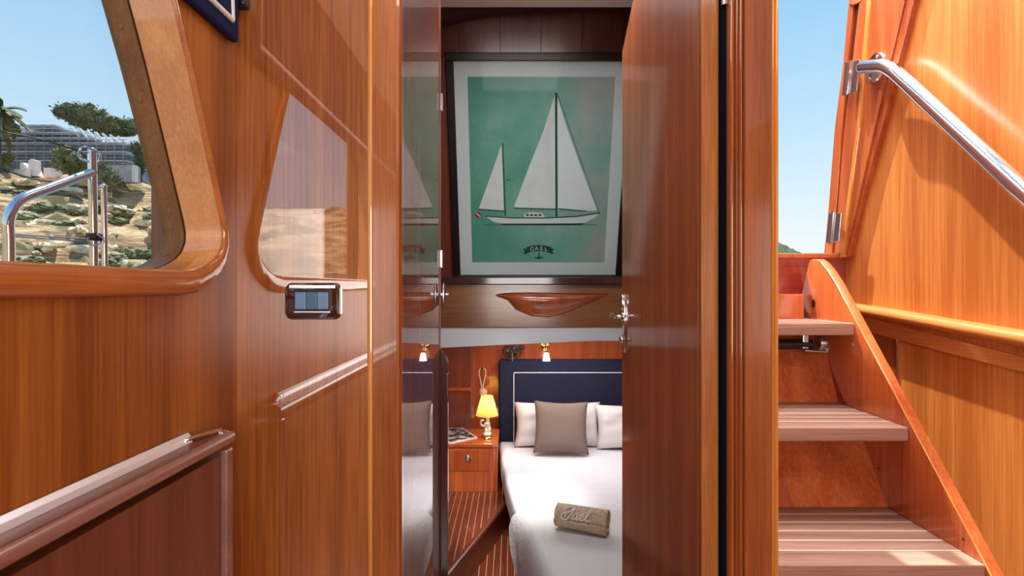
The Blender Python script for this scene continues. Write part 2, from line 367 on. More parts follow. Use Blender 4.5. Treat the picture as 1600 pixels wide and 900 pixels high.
def reveal(x0, x1, outline, off0=0, off1=0, th=.016):
    bm = B(); n = len(outline); cy = sum(p[0] for p in outline)/n; cz = sum(p[1] for p in outline)/n
    def rg(x, o):
        res = []
        for i, (y, z) in enumerate(outline):
            a = Vector(outline[i-1]); b_ = Vector(outline[(i+1) % n]); t_ = (b_-a).normalized(); nn = Vector((t_.y, -t_.x))
            if nn.dot(Vector((y-cy, z-cz))) < 0: nn = -nn
            res.append(bm.verts.new((x, y+nn.x*o, z+nn.y*o)))
        return res
    a, b_, c, d = rg(x0, off0), rg(x1, off1), rg(x1, off1+th), rg(x0, off0+th)
    for p, q in ((a, b_), (b_, c), (c, d), (d, a)):
        for i in range(n): bm.faces.new((p[i], p[(i+1) % n], q[(i+1) % n], q[i]))
    return bm
obj('inner_frame', reveal(XL+.006, -.617, OUT, -.0015, -.0015), W_FRAME, win, smooth=40)
obj('gasket', reveal(-.617, -.621, OUT, .003, .003), M_BLACK, win)
obj('outer_frame', reveal(-.621, -.662, OUT, -.002, -.002, .02), W_FRAMEO, win, smooth=40, label='weathered outer window frame with wooden plugs')
# wooden plugs along the outer frame
for yy, zz in ((.893, .43), (.94, .325), (.983, .222), (1.015, .14), (1.022, .112), (1.006, .066)):
    bm = B(); lathe(bm, [(.0, 0), (.0055, 0), (.0055, .001), (.0045, .0015), (0, .0015)], (0, 0, 0), 14)
    k = min(range(len(OUT)-1), key=lambda i: (Vector(OUT[i])-Vector((yy, zz))).length)
    # nearest point of the outline
    best = None
    for i in range(len(OUT)):
        a = Vector(OUT[i]); b_ = Vector(OUT[(i+1) % len(OUT)]); q = Vector((yy, zz)); tt = max(0, min(1, (q-a).dot(b_-a)/(b_-a).length_squared)); pp = a+(b_-a)*tt
        if best is None or (pp-q).length < best[0]: best = ((pp-q).length, pp, (b_-a).normalized())
    _, pp, td = best; nn = Vector((td.y, -td.x)); 
    if nn.dot(Vector((.6, .27))-pp) < 0: nn = -nn
    rot = Vector((0, 0, 1)).rotation_difference(Vector((0, nn.x, nn.y))).to_matrix().to_4x4()
    bmesh.ops.transform(bm, matrix=Matrix.Translation((-.643, pp.x+nn.x*.002, pp.y+nn.y*.002)) @ rot, verts=bm.verts)
    obj('wood_plug', bm, W_FRAMEO, win)
bm = B(); prism(bm, [(-.650, y, z) for y, z in OUT], (-.004, 0, 0)); obj('pane', bm, M_GLASS, win)
# lip below and beside the opening
bm = B()
lip = [(y, z) for y, z in OUT[0:15]]; n = len(lip); rows = []
for i, (y, z) in enumerate(lip):
    a = Vector(lip[max(i-1, 0)]); b_ = Vector(lip[min(i+1, n-1)]); t_ = (b_-a).normalized(); nn = Vector((t_.y, -t_.x))
    if nn.dot(Vector((y-.65, z-.3))) < 0: nn = -nn
    wd = [.001, .002, .003, .006, .010, .014, .018, .024, .030, .035, .040, .040, .040, .040, .040][i]; row = []
    for f_, xo in ((0, .002), (.02, .009), (.15, .013), (.5, .015), (.85, .013), (1, .004), (1, -.001)): row.append(bm.verts.new((XL+xo, y+nn.x*wd*f_, z+nn.y*wd*f_)))
    rows.append(row)
for a, b_ in zip(rows, rows[1:]):
    for k in range(len(a)-1): bm.faces.new((a[k], a[k+1], b_[k+1], b_[k]))
obj('sill_lip', bm, W_NOSE, win, smooth=50)

# front bulkhead (faces the camera), its bead, casing and column
wf = thing('wall_front', (-.4, YF, ZF), **S)
bm = B(); box(bm, (-.575, YF, ZF), (-.291, YF+.03, ZC)); obj('veneer_panel', bm, W_FRONT, wf)
bm = B(); box(bm, (-.30, YF-.012, ZC-.08), (XR, YF+.02, ZC+.7)); obj('header', bm, W_COL, wf)
t1 = B(); tube(t1, [(-.2855, YF+.002, ZF), (-.2855, YF+.002, ZC)], .0075, 16); obj('trim_1', t1, W_FRAME, smooth=60, **S)
bm = B(); prof = [(-.282, YF+.03), (-.282, YF-.004), (-.279, YF-.008), (-.232, YF-.008), (-.2275, YF-.006), (-.2265, YF-.001), (-.2285, YF+.003), (-.2265, YF+.006), (-.2245, YF+.009), (-.2245, YF+.03)]
prism(bm, [(x, y, ZF) for x, y in prof], (0, 0, ZC-ZF)); obj('trim_2', bm, W_TRIM, smooth=20, **S)
tr = thing('trim_3', (.48, YF, ZF), **S)
def col(name, prof, mat):
    bm = B(); prism(bm, [(x, y, ZF) for x, y in prof], (0, 0, ZC-ZF)); return obj(name, bm, mat, tr, smooth=50)
def rib(x0, x1, y, dep, n=8): return [(x0+(x1-x0)*k/n, y-dep*math.sin(math.pi*k/n)) for k in range(n+1)]
col('ribbed_edge', [(.435, YF+.04)]+rib(.435, .449, YF, .010)+rib(.4495, .4555, YF-.002, .005, 6)+rib(.456, .466, YF-.001, .007)+[(.466, YF+.04)], W_COL)
col('flat_board', [(.466, YF+.04), (.466, YF-.006), (.468, YF-.009), (.519, YF-.009), (.521, YF-.006), (.521, YF+.04)], W_COL)
col('corner_nosing', [(.521, YF+.04)]+rib(.521, .5265, YF-.004, .006, 6)+rib(.527, .537, YF-.002, .009)+[(.537, YF+.04)], W_FRAME)

# ================================================================ left: side panel with its chrome rail
sp_ = thing('side_panel', (-.53, .3, ZF), 'low mahogany side panel with rounded top ledge and chrome bar below the left window', 'panel')
bm = B(); box(bm, (XL+.002, -1.2, ZF), (-.522, .995, -.300)); obj('panel', bm, W_SIDEP, sp_)
bm = B(); box(bm, (XL+.001, -1.2, -.2655), (-.5165, .998, -.2615), .001); obj('ledge_top', bm, W_SIDEP, sp_)
bm = B(); box(bm, (-.524, .975, ZF), (-.510, .997, -.290), .004); obj('end_stile', bm, W_SIDET, sp_)
bm = B(); prof = [(XL+.002, -.266), (-.518, -.266), (-.5165, -.2628), (-.512, -.2640), (-.509, -.268), (-.5085, -.274), (-.510, -.280), (-.514, -.284), (-.520, -.286), (XL+.002, -.286)]
prism(bm, [(x, -1.2, z) for x, z in prof], (0, 2.2, 0)); obj('ledge', bm, W_SIDET, sp_, smooth=40)
rl = obj('chrome_rail', (lambda b0: (tube(b0, smoothpath([(-.547, .905, -.255), (-.546, .925, -.256), (-.528, .985, -.2575)], 6), .0048, 12), b0)[1])(B()), M_CHROME, sp_, smooth=60)
bm = B(); prism(bm, [(-.5535, -1.2, -.2615), (-.5535, -1.2, -.2465), (-.551, -1.2, -.2455), (-.5445, -1.2, -.252), (-.5425, -1.2, -.2615)], (0, 2.125, 0), .0008); obj('rail_channel', bm, M_SATIN, sp_)
bm = B(); lathe(bm, [(0, 0), (.010, 0), (.010, .003), (.006, .005), (0, .005)], (-.526, .988, -.264), 16); obj('rail_end', bm, M_CHROME, sp_, smooth=40)

# navy pelmet over the window, with piping
pm = thing('pelmet', (-.54, .4, .48), 'navy blue fabric pelmet with white piping above the left window', 'pelmet')
bm = B(); box(bm, (XL+.001, -1.2, .482), (-.538, 1.075, .80), .010, 3); obj('cushion_panel', bm, M_NAVY, pm, smooth=50)
bm = B(); tube(bm, [(-.537, -1.1, .515), (-.537, 1.045, .515), (-.537, 1.03, .78)], .0052, 8); obj('piping', bm, M_PIPE, pm, smooth=60, label='white piping')
bm = B(); box(bm, (XL+.001, 1.072, .56), (-.528, 1.098, .80), .004); obj('bracket', bm, M_BLACK, pm)

# light switch
sw = thing('light_switch', (-.401, YF, -.027), 'dark brown glossy switch plate with three blue rockers on the front bulkhead', 'light switch')
def plate(bm, cx, cz, w, h, y0, y1, r, n=6, bulge=.0):
    pts = []
    for sx_, sz_, a0 in ((1, 1, 0), (-1, 1, 90), (-1, -1, 180), (1, -1, 270)):
        for k in range(n+1):
            a = R(a0+90*k/n); pts.append((cx+sx_*(w/2-r)+r*math.cos(a), y0, cz+sz_*(h/2-r)+r*math.sin(a)))
    return prism(bm, pts, (0, y1-y0, 0))
cx, cz = (490.5-800)/F*YF, (450-470.5)/F*YF
bm = B()
t = B(); plate(t, cx, cz, .109, .074, YF-.010, YF, .012)
ed = [e_ for e_ in t.edges if abs(e_.verts[0].co.y-(YF-.010)) < 1e-5 and abs(e_.verts[1].co.y-(YF-.010)) < 1e-5]
bmesh.ops.bevel(t, geom=ed, offset=.006, segments=4, profile=.5, affect='EDGES'); merge(bm, t)
obj('plate', bm, M_SHUT, sw, smooth=50)
bm = B(); box(bm, (cx-.036, YF-.0112, cz-.024), (cx+.036, YF-.0095, cz+.024), .001); obj('surround', bm, M_BLACK, sw)
for k in range(3):
    bm = B(); xx = cx-.0335+k*.0225; box(bm, (xx, YF-.0135, cz-.016), (xx+.0215, YF-.010, cz+.018), .0012); obj('rocker', bm, M_KEYD if k == 1 else M_KEY, sw, label='darker blue middle rocker' if k == 1 else None)
bm = B(); box(bm, (cx-.036, YF-.0125, cz-.0235), (cx+.036, YF-.0105, cz-.0195), .001); obj('chrome_strip', bm, M_CHROME, sw)
bm = B(); box(bm, (cx-.046, YF-.0112, cz+.0255), (cx+.046, YF-.0098, cz+.0325), .0007); obj('chrome_strip', bm, M_CHROME, sw)

# ================================================================ passage: glossy locker side on the left
XP = -.226; YP = 1.71
lk = thing('passage_locker', (XP-.1, 1.4, -1.5), 'high gloss mahogany locker panel lining the left of the doorway, mirroring the bed', 'locker')
bm = B(); box(bm, (XP-.03, YF+.03, -1.7), (XP, YP-.02, 1.3)); obj('side_board', bm, W_MIRROR, lk)
bm = B(); box(bm, (XP-.04, YP-.02, -.19), (XP+.002, YP+.004, 1.3), .002); obj('corner_post', bm, W_CABIN, lk)
bm = B(); prism(bm, [(XP-.035, YP+.001, -1.7), (XP+.024, YP+.001, -1.7), (XP+.024, YP+.001, -.235), (XP+.018, YP+.001, -.215), (XP+.002, YP+.001, -.195), (XP-.035, YP+.001, -.195)], (0, .02, 0), .002); obj('dark_post', bm, W_DARK, lk)
for zz in (.583, .0915):
    bm = B(); box(bm, (XP+.001, YP-.012, zz-.026), (XP+.004, YP+.002, zz+.026), .001); cyl(bm, (XP+.005, YP-.002, zz-.027), (XP+.005, YP-.002, zz+.027), .004, 10); obj('hinge', bm, M_CHROMED, lk)
bm = B(); box(bm, (XP+.019, YP-.004, -.345), (XP+.0245, YP+.001, -.270), .001); obj('strike_plate', bm, M_CHROME, lk)
bm = B(); ball(bm, (XP+.012, YP-.01, -.022), .04, (.18, .25, 1), 2); ball(bm, (XP+.006, YP-.01, -.022), .03, (.35, .4, .3), 2); cyl(bm, (XP+.004, YP-.01, -.022), (XP+.028, YP-.01, -.020), .005, 10); obj('pull_handle', bm, M_CHROMED, lk, smooth=60)

# ================================================================ open door on the right
dr = thing('door_1', (.386, 1.13, ZF), **S)
dv = Vector((.348-.386, 1.72-1.13, 0)); dn = dv.normalized(); dnx = Vector((dn.y, -dn.x, 0))
hp = Vector((.386, 1.13, 0))
def dpt(s, z, o=0): return hp+dn*s+dnx*o+Vector((0, 0, z))
LW = dv.length
bm = B(); prism(bm, [dpt(0, ZF), dpt(LW, ZF), dpt(LW, .745), dpt(LW-.12, .845), dpt(LW-.3, .98), dpt(0, .98)], dnx*.035, .0015); obj('leaf', bm, W_DOOR, dr)
bm = B(); prism(bm, [dpt(-.004, ZF, .001), dpt(-.004, .98, .001), dpt(-.004, .98, .041), dpt(-.004, ZF, .041)], -dn*.012, .0015); obj('edge_stile', bm, W_DOORE, dr, label='ochre hinge edge of the door')
bm = B(); box(bm, (.4235, 1.104, ZF), (.4362, 1.20, ZC-.09)); obj('gap_shade_strip', bm, M_GAP, dr)  # matte black strip put in for the shade between door and column
bm = B(); cyl(bm, (.430, 1.100, .572), (.430, 1.100, .68), .006, 14); obj('hinge', bm, M_CHROME, dr, smooth=40)
# lever handle near the free edge
s0 = LW-.035; zh = -.088
bm = B(); prism(bm, [dpt(s0-.010, -.020, 0), dpt(s0+.010, -.020, 0), dpt(s0+.012, -.10, 0), dpt(s0+.008, -.20, 0), dpt(s0-.008, -.20, 0), dpt(s0-.012, -.10, 0)], -dnx*.005, .001)
obj('back_plate', bm, M_CHROME, dr, smooth=40)
bm = B(); pts = [dpt(s0, zh, 0), dpt(s0, zh, -.016), dpt(s0, zh, -.026), dpt(s0-.008, zh, -.034), dpt(s0-.012, zh+.002, -.037), dpt(s0+.016, zh+.004, -.038), dpt(s0+.034, zh+.004, -.034)]
tube(bm, smoothpath(pts, 5), .006, 10); ball(bm, dpt(s0, zh, -.006), .014, (.7, 1, 1)); obj('lever', bm, M_CHROME, dr, smooth=60)
bm = B(); ball(bm, dpt(s0, -.158, -.010), .010); tube(bm, [dpt(s0, -.158, 0), dpt(s0, -.158, -.010)], .005, 10); obj('lock_knob', bm, M_CHROME, dr, smooth=60)
bm = B(); ball(bm, dpt(s0, -.045, -.008), .008, (.8, .8, 3.2)); obj('upper_grip', bm, M_CHROME, dr, smooth=60)

# ================================================================ sleeping cabin shell
YB = 4.62
ZT = 1.455; XC = -.72
bm = B(); box(bm, (.497, YF+.04, -1.75), (.535, 2.13, 1.175)); obj('wall_cabin_right', bm, W_CABIN, **S)
bm = B(); box(bm, (.497, 2.132, -1.75), (1.02, 2.16, -.285)); box(bm, (.497, 2.132, -.285), (.62, 2.16, 1.175)); obj('wall_cabin_aft', bm, W_CABIN, **S)
bm = B(); box(bm, (.985, 2.162, -1.75), (1.02, YB, -.285)); obj('wall_berth_right', bm, W_CABIN, **S)
bm = B(); prism(bm, [(.60, 2.162, -.28), (.72, 3.38, -.28), (.75, 3.38, -.28), (.63, 2.162, -.28)], (0, 0, ZT+.28)); obj('wall_trunk_right', bm, W_CABIN, **S)
bm = B(); prism(bm, [(.60, 2.162, -.284), (.72, 3.34, -.284), (1.02, 3.34, -.284), (1.02, 2.162, -.284)], (0, 0, .03)); obj('ceiling_side_deck', bm, M_STRIP, **S)
bm = B(); box(bm, (XC-.03, YF+.052, -1.75), (XC, YB, ZT)); obj('wall_cabin_left', bm, W_CABIN, **S)
bm = B(); box(bm, (XC-.03, YF+.031, -1.75), (-.258, YF+.05, ZT)); obj('wall_cabin_entry', bm, W_CABIN, **S)
bm = B(); box(bm, (XC-.03, YF+.03, 1.177), (.535, 2.25, 1.20)); box(bm, (.535, 2.163, 1.177), (.62, 2.25, 1.20)); box(bm, (XC-.03, 2.25, 1.177), (.62, 2.28, ZT)); box(bm, (XC-.03, 2.251, ZT), (.74, 3.3, ZT+.03)); obj('ceiling_cabin', bm, M_CEIL, **S)
bm = B(); box(bm, (XC, 3.345, -.325), (.98, YB, -.30)); obj('ceiling_berth', bm, M_STRIP, **S)
bk = thing('wall_cabin_back', (0, YB, -1.75), **S)
bm = B(); box(bm, (-.33, YB-.02, -1.75), (1.0, YB, -.32)); obj('berth_veneer', bm, W_BERTH, bk)
bm = B(); box(bm, (XC, 4.42, -1.75), (-.33, YB, -.32), .006); obj('corner_locker_face', bm, W_CABIN, bk)
bm = B(); box(bm, (XC, 4.405, -.835), (-.335, 4.43, -.81), .006); obj('locker_ledge', bm, W_BERTH, bk)
# tilted upper bulkhead carrying the print
TH = math.atan2(.35, .984); ST, CT = math.sin(TH), math.cos(TH)
P0 = Vector((.1585, 3.28, .1544)); UPV = Vector((0, -ST, CT)); NRM = Vector((0, -CT, -ST))
def pic(px, py):     # pixel -> local (u, v) on the plane of the print
    d = Vector(((px-800)/F, 1, (450-py)/F)); t_ = P0.dot(NRM)/d.dot(NRM); q = d*t_-P0; return q.x, q.dot(UPV)
wb = thing('wall_forward', P0, rot=(TH, 0, 0), **S)
for k in range(8):
    x0 = -.875+k*.218
    bm = B(); box(bm, (x0+.0008, .028, -.20), (min(x0+.2172, .825), .05, 1.375), .001, 1); obj('board', bm, W_CABIN, wb, local=True)
bm = B(); box(bm, (-.875, .051, -.2), (.825, .06, 1.375)); obj('backing', bm, W_DARK, wb, local=True)
bm = B(); prism(bm, [P(616, 513, 3.31), P(1051, 510, 3.31), P(1051, 526.5, 3.31), P(616, 547, 3.31)], (0, .03, 0), .003); obj('trim_4', bm, M_STRIP, **S)
bd = thing('display_board', (.15, 3.3, -.24), 'varnished plank under the framed print carrying the half hull model', 'shelf board')
bm = B(); q = [P(616, 444, 3.30), P(1051, 444, 3.30), P(1051, 511, 3.30), P(616, 512.5, 3.30)]; prism(bm, q, (0, .03, 0), .004); obj('board', bm, W_BOARD, bd)
bm = B(); q = [P(616, 444.5, 3.27), P(1051, 444.5, 3.27), P(1051, 432, 3.27), P(616, 434, 3.27)]; prism(bm, q, (0, .05, 0), .004); obj('top_lip', bm, W_DARK, bd)
bm = B(); q = [P(789, 454.5, 3.297), P(801, 454.5, 3.297), P(801, 457, 3.297), P(789, 457, 3.297)]; prism(bm, q, (0, .006, 0)); obj('name_plaque', bm, W_DARK, bd)
# curved deck beam
bm = B(); xs = [584, 640, 683, 720, 770, 830, 900, 960, 1000, 1080]; lo = [60, 46, 37, 26, 16, 11, 8.5, 8, 8.5, 13]
lower = [P(a, b_, 2.76) for a, b_ in zip(xs, lo)]; upper = [P(a, 4.5, 2.76) for a in xs]
upper = [Vector((p.x, p.y, ZT-.002)) for p in upper]
prism(bm, lower+upper[::-1], (0, .055, 0)); obj('deck_beam', bm, W_BEAM, label='dark cambered deck beam across the cabin ceiling above the print', cat='beam')

# ---------------------------------------------------------------- cabin floor: raised sole and lower sole
def clip_halfplane(poly, a, b_):
    """keep the part of the 2-D polygon left of the line a->b"""
    out = []; side = lambda p: (b_[0]-a[0])*(p[1]-a[1])-(b_[1]-a[1])*(p[0]-a[0])
    for i in range(len(poly)):
        p, q = poly[i], poly[(i+1) % len(poly)]; sp1, sq = side(p), side(q)
        if sp1 >= 0: out.append(p)
        if (sp1 >= 0) != (sq >= 0): t_ = sp1/(sp1-sq); out.append((p[0]+(q[0]-p[0])*t_, p[1]+(q[1]-p[1])*t_))
    return out
ZU, ZL = -1.5, -1.68
A = WZ(700, 896, ZU); C = WZ(787, 789, ZU); A2 = (A.x-(C.x-A.x)*.8, A.y-(C.y-A.y)*.8); C2 = (C.x+(C.x-A.x)*.3, C.y+(C.y-A.y)*.3)
for nm, zz, rng, keep in (('floor_upper', ZU, (-.70, .0), True), ('floor_lower', ZL, (-.70, .6), False)):
    f_ = thing(nm, (-.3, 3.2, zz), **S)
    base = [(rng[0], 2.05), (rng[1], 2.05), (rng[1], 4.5), (rng[0], 4.5)]
    if keep: base = clip_halfplane(base, A2, C2)
    if len(base) > 2:
        bm = B(); prism(bm, [(x_, y_, zz-.03) for x_, y_ in base], (0, 0, .012)); obj('subfloor', bm, W_DARK, f_)
    x = rng[0]
    while x < rng[1]-.01:
        for a_, b2, mt, h_, nn_ in ((.0025, .0405, W_FLOOR, .0, 'plank'), (.0405, .0445, M_HOLLY, -.0002, 'pale_inlay')):
            po = [(x+a_, 2.05), (x+b2, 2.05), (x+b2, 4.5), (x+a_, 4.5)]
            if keep: po = clip_halfplane(po, A2, C2)
            if len(po) > 2:
                bm = B(); prism(bm, [(p[0], p[1], zz-.018+h_) for p in po], (0, 0, .018)); obj(nn_, bm, mt, f_)
        x += .042
# step nosing and riser along the diagonal
bm = B(); av = Vector((A2[0], A2[1], 0)); cv = Vector((C2[0], C2[1], 0)); dd = (cv-av).normalized(); nn = Vector((dd.y, -dd.x, 0))
prof = [(-.022, .004), (0, .006), (.010, .002), (.014, -.008), (.012, -.02), (.006, -.03), (.006, -.18), (-.022, -.18)]
prism(bm, [av+nn*a_+Vector((0, 0, ZU+b2)) for a_, b2 in prof], cv-av); obj('trim_5', bm, W_DARKSTEP, **S)
bm = B(); box(bm, (XC, YF+.05, -1.78), (.98, YB, -1.72)); obj('floor_cabin_base', bm, W_DARK, **S)

# ================================================================ framed print
fp = thing('framed_print', P0, 'large black framed green print of a two-masted sailing yacht, tilted forward above the bed', 'picture', rot=(TH, 0, 0))
# local frame: x = u, -y = towards the room, z = v
u0, v0 = pic(738, 410); u1, v1 = -u0, 1.044
def flat(name, pts, mat, y, th=.0006, parent=None, **kw):
    bm = B(); prism(bm, [(a_, y, b2) for a_, b2 in pts], (0, th, 0)); return obj(name, bm, mat, parent or fp, local=True, **kw)
hw = .3985
mt = [(-hw-.072, -.080), (hw+.072, -.080), (hw+.072, 1.044+.078), (-hw-.072, 1.044+.078)]
flat('passepartout', mt, M_MAT, .006, .004)
pr = flat('print', [(-hw, 0), (hw, 0), (hw, 1.044), (-hw, 1.044)], M_GREEN, .004, .001)
fw = .042
for a_, b2 in (((-hw-.072-fw, -.08-fw), (hw+.072+fw, -.08)), ((-hw-.072-fw, 1.122), (hw+.072+fw, 1.122+fw)), ((-hw-.072-fw, -.08), (-hw-.072, 1.122)), ((hw+.072, -.08), (hw+.072+fw, 1.122))):
    bm = B(); box(bm, (a_[0], -.014, a_[1]), (b2[0], .026, b2[1]), .004); obj('frame_rail', bm, M_BFRAME, fp, local=True)
def pp(*l): return [pic(a_, b2) for a_, b2 in l]
def dark(name, l, y=.0022): return flat(name, pp(*l), M_INK, y, parent=pr)
flat('main_sail', pp((866.5, 150), (849, 205), (826, 262), (803, 324), (835, 325), (868, 326)), M_SAIL, .0025, parent=pr)
flat('jib_sail', pp((871, 152), (886, 200), (908, 262), (933, 328), (928, 330), (872, 325)), M_SAILW, .0025, parent=pr)
flat('mizzen_sail', pp((783.5, 226), (769, 268), (748, 326), (787, 329), (785.5, 270)), M_SAIL, .0025, parent=pr)
dark('main_mast', [(867.6, 145), (870.6, 145), (871, 339), (868, 339)])
dark('mizzen_mast', [(784.5, 224), (786.3, 224), (790.5, 338), (788.8, 338)])
dark('boom', [(803, 325), (869, 326.5), (869, 328), (803, 326.3)]); dark('boom', [(748, 327), (789, 329.5), (789, 331), (748, 328.2)]); dark('boom', [(873, 326), (915, 330), (915, 331), (873, 327.3)])
dark('stay', [(870, 146), (871, 146), (937, 334), (936.3, 334)]); dark('spreader', [(791, 280), (798, 281), (798, 282.3), (791, 281.5)])
flat('hull', pp((759, 338.5), (775, 340), (800, 341), (850, 341), (900, 338.5), (938, 333), (928, 341), (915, 348), (880, 350.5), (820, 351), (790, 350.5), (772, 347)), M_HULLW, .0025, parent=pr)
dark('sheer_line', [(759, 337.2), (800, 339.8), (850, 340), (900, 337.3), (938, 332), (938, 333.6), (900, 339.3), (850, 341.7), (800, 341.5), (759, 338.8)], .0018)
dark('keel_line', [(780, 349.5), (915, 349.2), (905, 352), (790, 352.2)], .0018); dark('waterline', [(757, 351.2), (934, 351), (934, 351.8), (757, 352)], .0018)
flat('deckhouse', pp((819, 334.5), (828, 331.5), (846, 332.5), (852, 339.5), (819, 339.5)), M_HULLW, .0024, parent=pr)
for k in range(4): dark('deckhouse_window', [(822+k*6.5, 334.6), (826.4+k*6.5, 334.6), (826.4+k*6.5, 337.6), (822+k*6.5, 337.6)], .0016)
flat('ensign', pp((741, 336), (747, 330.5), (752.5, 335), (746.5, 341.5)), M_REDINK, .0023, parent=pr)
flat('ensign_cross', pp((743.4, 333.6), (744.6, 332.6), (750.4, 337.6), (749.3, 338.8)), M_HULLW, .0018, parent=pr)
# arched ribbon with the yacht's name
def arc(px, off=0): return 388+off+((px-842)/24)**2*5.5
for a_, b2 in ((822.5, 862.0),):
    xs = [a_+(b2-a_)*k/12 for k in range(13)]
    dark('name_ribbon', [(x_, arc(x_, -5)) for x_ in xs]+[(x_, arc(x_, 4.6)) for x_ in xs[::-1]])
dark('ribbon_tail', [(817, 388.5), (822, 389), (823.5, 397), (817.5, 396.5), (820, 392.5)]); dark('ribbon_tail', [(866, 388.5), (861, 389), (861, 397), (865.5, 396.5), (863, 392.5)])
def text_mesh(s, size):
    c = bpy.data.curves.new('t', 'FONT'); c.body = s; c.size = size; c.align_x = 'CENTER'; c.align_y = 'CENTER'; c.extrude = 0; c.resolution_u = 2
    o = bpy.data.objects.new('t', c); COL.objects.link(o); dg = bpy.context.evaluated_depsgraph_get(); me = bpy.data.meshes.new_from_object(o.evaluated_get(dg))
    t = B(); t.from_mesh(me); bpy.data.objects.remove(o); bpy.data.curves.remove(c); bpy.data.meshes.remove(me); return t
uu, vv = pic(842, 388)
for ch, px in (('G', 831.2), ('A', 838.4), ('\u00cb', 846), ('L', 853.2)):
    t = text_mesh(ch, .036); a_, b2 = pic(px, arc(px, .2)); M = Matrix.Translation((a_, .0012, b2-.001)) @ Matrix.Rotation(-(px-842)*.012, 4, 'Y') @ Matrix.Rotation(R(90), 4, 'X')
    bmesh.ops.transform(t, matrix=M, verts=t.verts); obj('letter', t, M_HULLW, pr, local=True)
dark('anchor_emblem', [(841.4, 394.5), (842.8, 394.5), (843, 401), (846.5, 402.5), (848.6, 400.6), (848, 404), (844, 404), (842, 405.8), (840, 404), (836, 404), (835.2, 400.6), (837.6, 402.5), (841.2, 401)])
bm = B(); box(bm, (-hw-.072, -.006, -.08), (hw+.072, -.004, 1.122)); obj('glass_pane', bm, M_PGLASS, fp, local=True)

# half hull model on the board
hm = thing('half_hull_model', P(860, 495, 3.29), 'small polished half hull boat model mounted on the varnished plank', 'ship model')
top = [(775, 461.5), (785, 459.5), (800, 458.3), (830, 458), (860, 458.5), (890, 459.5), (920, 460.2), (950, 459.5)]
bot = [(775, 462.5), (793, 469), (806, 484), (830, 494), (858, 496), (885, 489), (915, 476), (950, 461.5)]
bm = B(); rows = []
for (a0, b0), (a1, b1), s_ in zip(top, bot, (0, .55, .85, 1, 1, .9, .6, 0)):
    row = []
    for k in range(9):
        t_ = k/8; p = P(a0+(a1-a0)*t_, b0+(b1-b0)*t_, 3.297)
        prof_ = [.55, .9, 1, .98, .85, .5, .32, .25, .0][k]; p.y -= .055*s_*prof_; row.append(bm.verts.new(p))
    row.append(bm.verts.new(P(a1, b1, 3.299))); row.append(bm.verts.new(P(a0, b0, 3.299))); rows.append(row)
for a_, b2 in zip(rows, rows[1:]):
    for k in range(len(a_)): bm.faces.new((a_[k], a_[(k+1) % len(a_)], b2[(k+1) % len(a_)], b2[k]))
obj('hull', bm, W_RED, hm, smooth=60)
bm = B(); tube(bm, [P(a0, b0-.4, 3.297)-Vector((0, .03*s_, 0)) for (a0, b0), s_ in zip(top, (0, .5, .8, 1, 1, .9, .6, 0))], .003, 6); obj('toe_rail', bm, W_DARK, hm)

# ================================================================ bed
ZM = -1.27
bed = thing('bed', (.4, 3.4, ZL), 'berth with white sheeted mattress on a mahogany base and navy upholstered headboard', 'bed')
EDGE = [(4.50, -.106), (4.1, -.085), (3.563, -.040), (3.067, .022), (2.69, .090), (2.426, .143), (2.15, .205)]
XBR = .975
def edge_x(y):
    for (a_, xa), (b2, xb) in zip(EDGE, EDGE[1:]):
        if b2 <= y <= a_: return xa+(xb-xa)*(a_-y)/(a_-b2)
    return EDGE[-1][1] if y < EDGE[-1][0] else EDGE[0][1]
def slab(z0, z1, inset, bev, y0=2.16, y1=4.50):
    t = B(); ys = [y1-(y1-y0)*k/14 for k in range(15)]
    pts = [(edge_x(y)+inset, y, z0) for y in ys]+[(XBR, y0, z0), (XBR, y1, z0)]
    prism(t, pts, (0, 0, z1-z0))
    ed = [e_ for e_ in t.edges if all(abs(v.co.z-z1) < 1e-5 for v in e_.verts)]
    if bev: bmesh.ops.bevel(t, geom=ed, offset=bev, segments=4, profile=.5, affect='EDGES')
    return t
obj('bed_base', slab(ZL, -1.415, .022, .004), W_RED, bed)
obj('mattress', slab(-1.415, ZM-.012, .012, .03), M_CREAMC, bed, smooth=50)
# sheet: gently wrinkled surface over the top and a little down the side
bm = B(); rows = []; NY, NX = 90, 46
for j in range(NY+1):
    y = 4.49-(4.49-2.95)*j/NY; row = []
    ex = edge_x(y)
    for i in range(-5, NX+1):
        if i < 0: a_ = R(90*(-i)/5) if i > -4 else R(90); dz = {-1: .006, -2: .018, -3: .036, -4: .075, -5: .145}[i]; xx = ex+{-1: .012, -2: .004, -3: .001, -4: 0, -5: .002}[i]; zz = ZM-dz
        else: xx = ex+.025+(XBR-ex-.025)*i/NX; zz = ZM
        wr = .0065*noise.noise(Vector((xx*2.2+y*.8, y*13, 1)))+.0030*noise.noise(Vector((xx*4, y*30, 4)))
        row.append(bm.verts.new((xx, y, zz+(wr if i > -3 else 0)+(0 if i > -5 else .01*noise.noise(Vector((0, y*9, 0)))))))
    rows.append(row)
for a_, b2 in zip(rows, rows[1:]):
    for k in range(len(a_)-1): bm.faces.new((a_[k], a_[k+1], b2[k+1], b2[k]))
obj('fitted_sheet', bm, M_SHEET, bed, smooth=180)
bm = B()
tube(bm, [(edge_x(y)+.016, y, -1.43) for y in [4.45-(4.45-2.9)*k/20 for k in range(21)]], .006, 8); obj('base_trim', bm, M_BRASS, bed, smooth=60)
